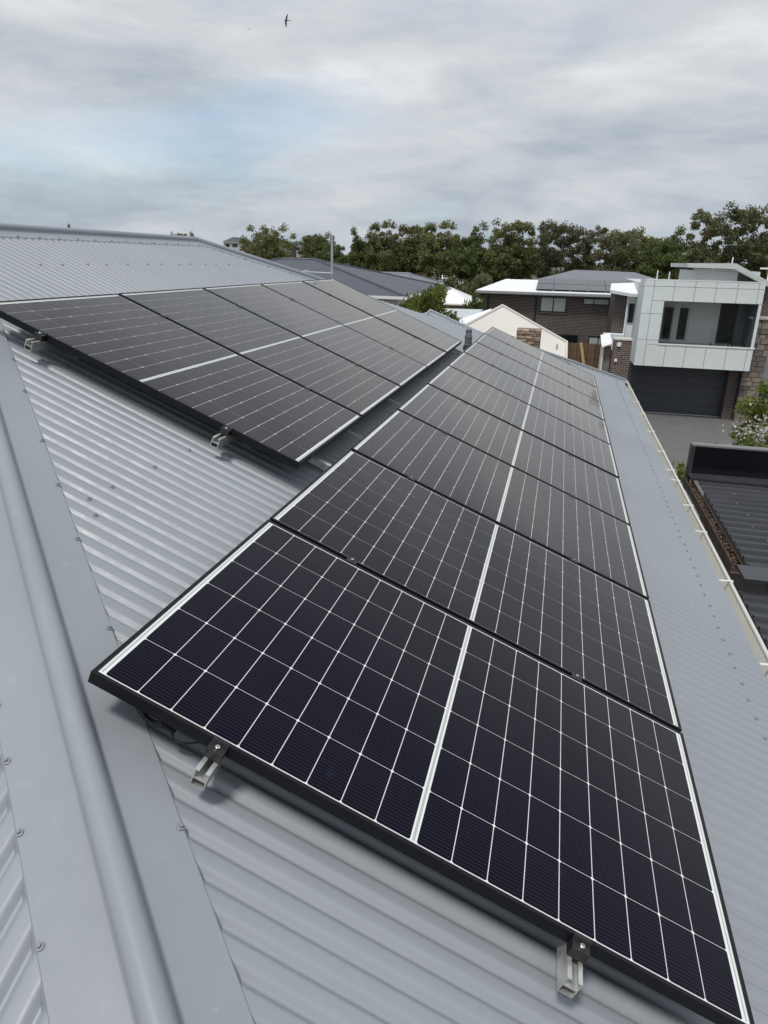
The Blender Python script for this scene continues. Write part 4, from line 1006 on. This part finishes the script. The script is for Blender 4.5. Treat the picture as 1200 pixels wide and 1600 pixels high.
NTH = ['second', 'third', 'fourth', 'fifth', 'sixth', 'seventh', 'eighth', 'ninth', 'tenth', 'eleventh', 'twelfth', 'thirteenth', 'fourteenth', 'fifteenth', 'sixteenth', 'seventeenth', 'eighteenth']
for i, (x, y, H, v, w) in enumerate(ROW):
    lab = 'open-crowned spreading gum tree at the antenna end of the tree line' if i == 0 else f'{LOOK[v]}, {NTH[i-1]} in the front tree line from the open-crowned gum'
    tree('gum_tree', v, x, y, lab, H, w, 'gum trees in the line behind the houses')
for k in range(17):
    x = -46 + 5.0*k + random.uniform(-1.5, 1.5)
    tree('gum_tree', random.choice(('g2', 'g6', 'g3')), x, 118 + random.uniform(-6, 10), 'background gum tree filling the gaps of the tree line', random.uniform(9.5, 11.5), 1.0, 'background gum trees')
for k in range(22):
    x = -38 + 3.0*k + random.uniform(-1, 1)
    tree('understorey_shrub', random.choice(('s1', 's1', 's2')), x, 90 + random.uniform(-4, 8), 'dark bushy shrub growing under the gum tree line', random.uniform(4.0, 6.2), 1.0, 'shrubs under the gum trees', 'shrub')
# far trees over the ridge
tree('far_tree', 'g4', -107.1, 150, 'lone round treetop peeking over the metal ridge', 6.75-gz(-107.1, 150), .5)
tree('far_tree', 'g2', -82.0, 150, 'small far treetops just beyond the end of the ridge', 5.4-gz(-82, 150), .6, 'far treetops past the ridge')
tree('far_tree', 'g4', -78.3, 150, 'small far treetops just beyond the end of the ridge', 5.7-gz(-78.3, 150), .6, 'far treetops past the ridge')
for k in range(14):
    x = -250 + 11*k; y = 330 + random.uniform(-40, 60)
    tree('hillside_tree', random.choice(('g2', 'g6')), x, y, 'small dark tree among the far hillside houses', random.uniform(6, 9), 1.0, 'trees on the far hillside')
# garden bush between the roofs, and shrub by the driveway
variant('bush', 'bark_d', 'citrus', seed=21, H=6.4, W=2.9, crown_lo=.25, n_clump=110, leaf=.095, leaves_per=95, clump_r=.36, trunk_r=.09, nlimb=9)
tree('garden_tree', 'bush', -3.95, 27.5, 'dense bright green garden tree behind the lower house wing', 6.45, .92, rot=.6)
tree('garden_tree', 'bush', -4.75, 26.3, 'lower yellow-green garden tree against the charcoal house wall', 5.75, .62, rot=2.1)
tree('garden_tree', 's2', -6.2, 62.0, 'small yellow-green tree between the white roof house and the brick house', 4.9, .42)
tree('garden_tree', 's2', -5.6, 55.0, 'dark low garden tree at the corner of the brick house', 4.1, .4)
variant('shrub', 'bark', 'citrus', seed=31, H=4.2, W=3.0, crown_lo=.18, n_clump=95, leaf=.075, leaves_per=75, clump_r=.30, trunk_r=.06, nlimb=9)
tree('leafy_shrub', 'shrub', 7.35, 22.0, 'tall leafy shrub with white blossom beside the driveway', 4.35, .95, cat='shrub', rot=1.0)
sh2 = tree('leafy_shrub', 'shrub', 6.6, 20.0, 'lower spreading shrub against the black parapet', 2.9, .95, cat='shrub', rot=3.9)
blm = mat('white petals', (0.78, 0.78, 0.72), 0.6)
rr = random.Random(8); mb = MB()
for _ in range(240):
    c = Vector((rr.gauss(7.05, .42), rr.gauss(20.75, .2), rr.gauss(-3.42, .24)))
    for k in range(4):
        a = Vector((rr.uniform(-1, 1), rr.uniform(-1, .2), rr.uniform(-.2, 1))).normalized(); b = a.cross(Vector((rr.random(), rr.random(), rr.random()))).normalized(); s = rr.uniform(.025, .05)
        mb.add([c, c+a*s+b*s*.6, c+a*s*1.7, c+a*s-b*s*.6], [(0, 1, 2, 3)])
tag(mb.build('blossom', blm), 'cluster of white blossom in the driveway shrub', 'blossom', None, 'stuff')
# weeds at the end of the gutter
mb = MB(); rr = random.Random(2)
for _ in range(160):
    c = Vector((rr.gauss(3.45, .06), rr.gauss(12.25, .12), -2.75 + rr.random()*.3)); a = Vector((rr.uniform(-1, 1), rr.uniform(-1, 1), rr.uniform(0, 1.4))).normalized(); b = a.cross(Vector((.3, .8, .1))).normalized(); s = rr.uniform(.02, .05)
    mb.add([c-a*s, c+b*s*.4, c+a*s, c-b*s*.4], [(0, 1, 2, 3)])
tag(mb.build('weeds', M['citrus']), 'little clump of green weeds at the end of the black parapet', 'weeds', None, 'stuff')

# ================================================================== birds
def bird(loc, span, label, rot, fine=True):
    e = root('bird', loc, label, 'bird', rot=rot, world_children=False)
    bm_ = mat('dark bird feathers', (0.035, 0.038, 0.045), 0.8, 0, 0.2, 30)
    s = span
    MB().tube([(0, -.24*s, .0), (0, -.20*s, .004*s), (0, -.10*s, .0), (0, .04*s, -.006*s), (0, .16*s, 0), (0, .34*s, .0)], [.006*s, .026*s, .036*s, .038*s, .02*s, .004*s], 8).build('body', bm_, e, smooth=True)
    for sg in (-1, 1):
        P = [(0.02, -.09, 0), (.20, -.13, .03), (.36, -.05, .02), (.50, .08, -.01), (.34, .06, .015), (.18, .04, .025), (.02, .07, 0)]
        if sg < 0: P = P[::-1]
        w = MB(); vs = [(sg*p[0]*s, p[1]*s, p[2]*s) for p in P]; n = len(vs)
        w.add(vs + [(p[0], p[1], p[2]-.008*s) for p in vs], [tuple(range(n)), tuple(range(n, 2*n))[::-1]] + [(i, n+i, n+(i+1) % n, (i+1) % n) for i in range(n)]); w.build('wing', bm_, e)
    MB().add([(-.012*s, .20*s, 0), (.012*s, .20*s, 0), (.05*s, .40*s, .002*s), (0, .34*s, 0), (-.05*s, .40*s, .002*s), (-.012*s, .20*s, -.004*s), (.012*s, .20*s, -.004*s), (.05*s, .40*s, -.003*s), (0, .34*s, -.004*s), (-.05*s, .40*s, -.003*s)], [(0, 1, 2, 3, 4), (9, 8, 7, 6, 5), (0, 5, 6, 1), (1, 6, 7, 2), (2, 7, 8, 3), (3, 8, 9, 4), (4, 9, 5, 0)]).build('tail', bm_, e)
    return e
bird((-10.69, 30.0, 9.72), 0.50, 'dark swallow gliding with spread wings under the clouds', Matrix(((0.12, 0.98, 0.15), (0.10, -0.16, 0.98), (0.985, -0.10, -0.12))).to_euler())
bird((-22.89, 55.0, 16.27), 0.32, 'tiny far bird, a dot beside the larger swallow', (R(20), R(30), R(60)))

for o in bpy.data.objects:
    if '_o' in o: del o['_o']
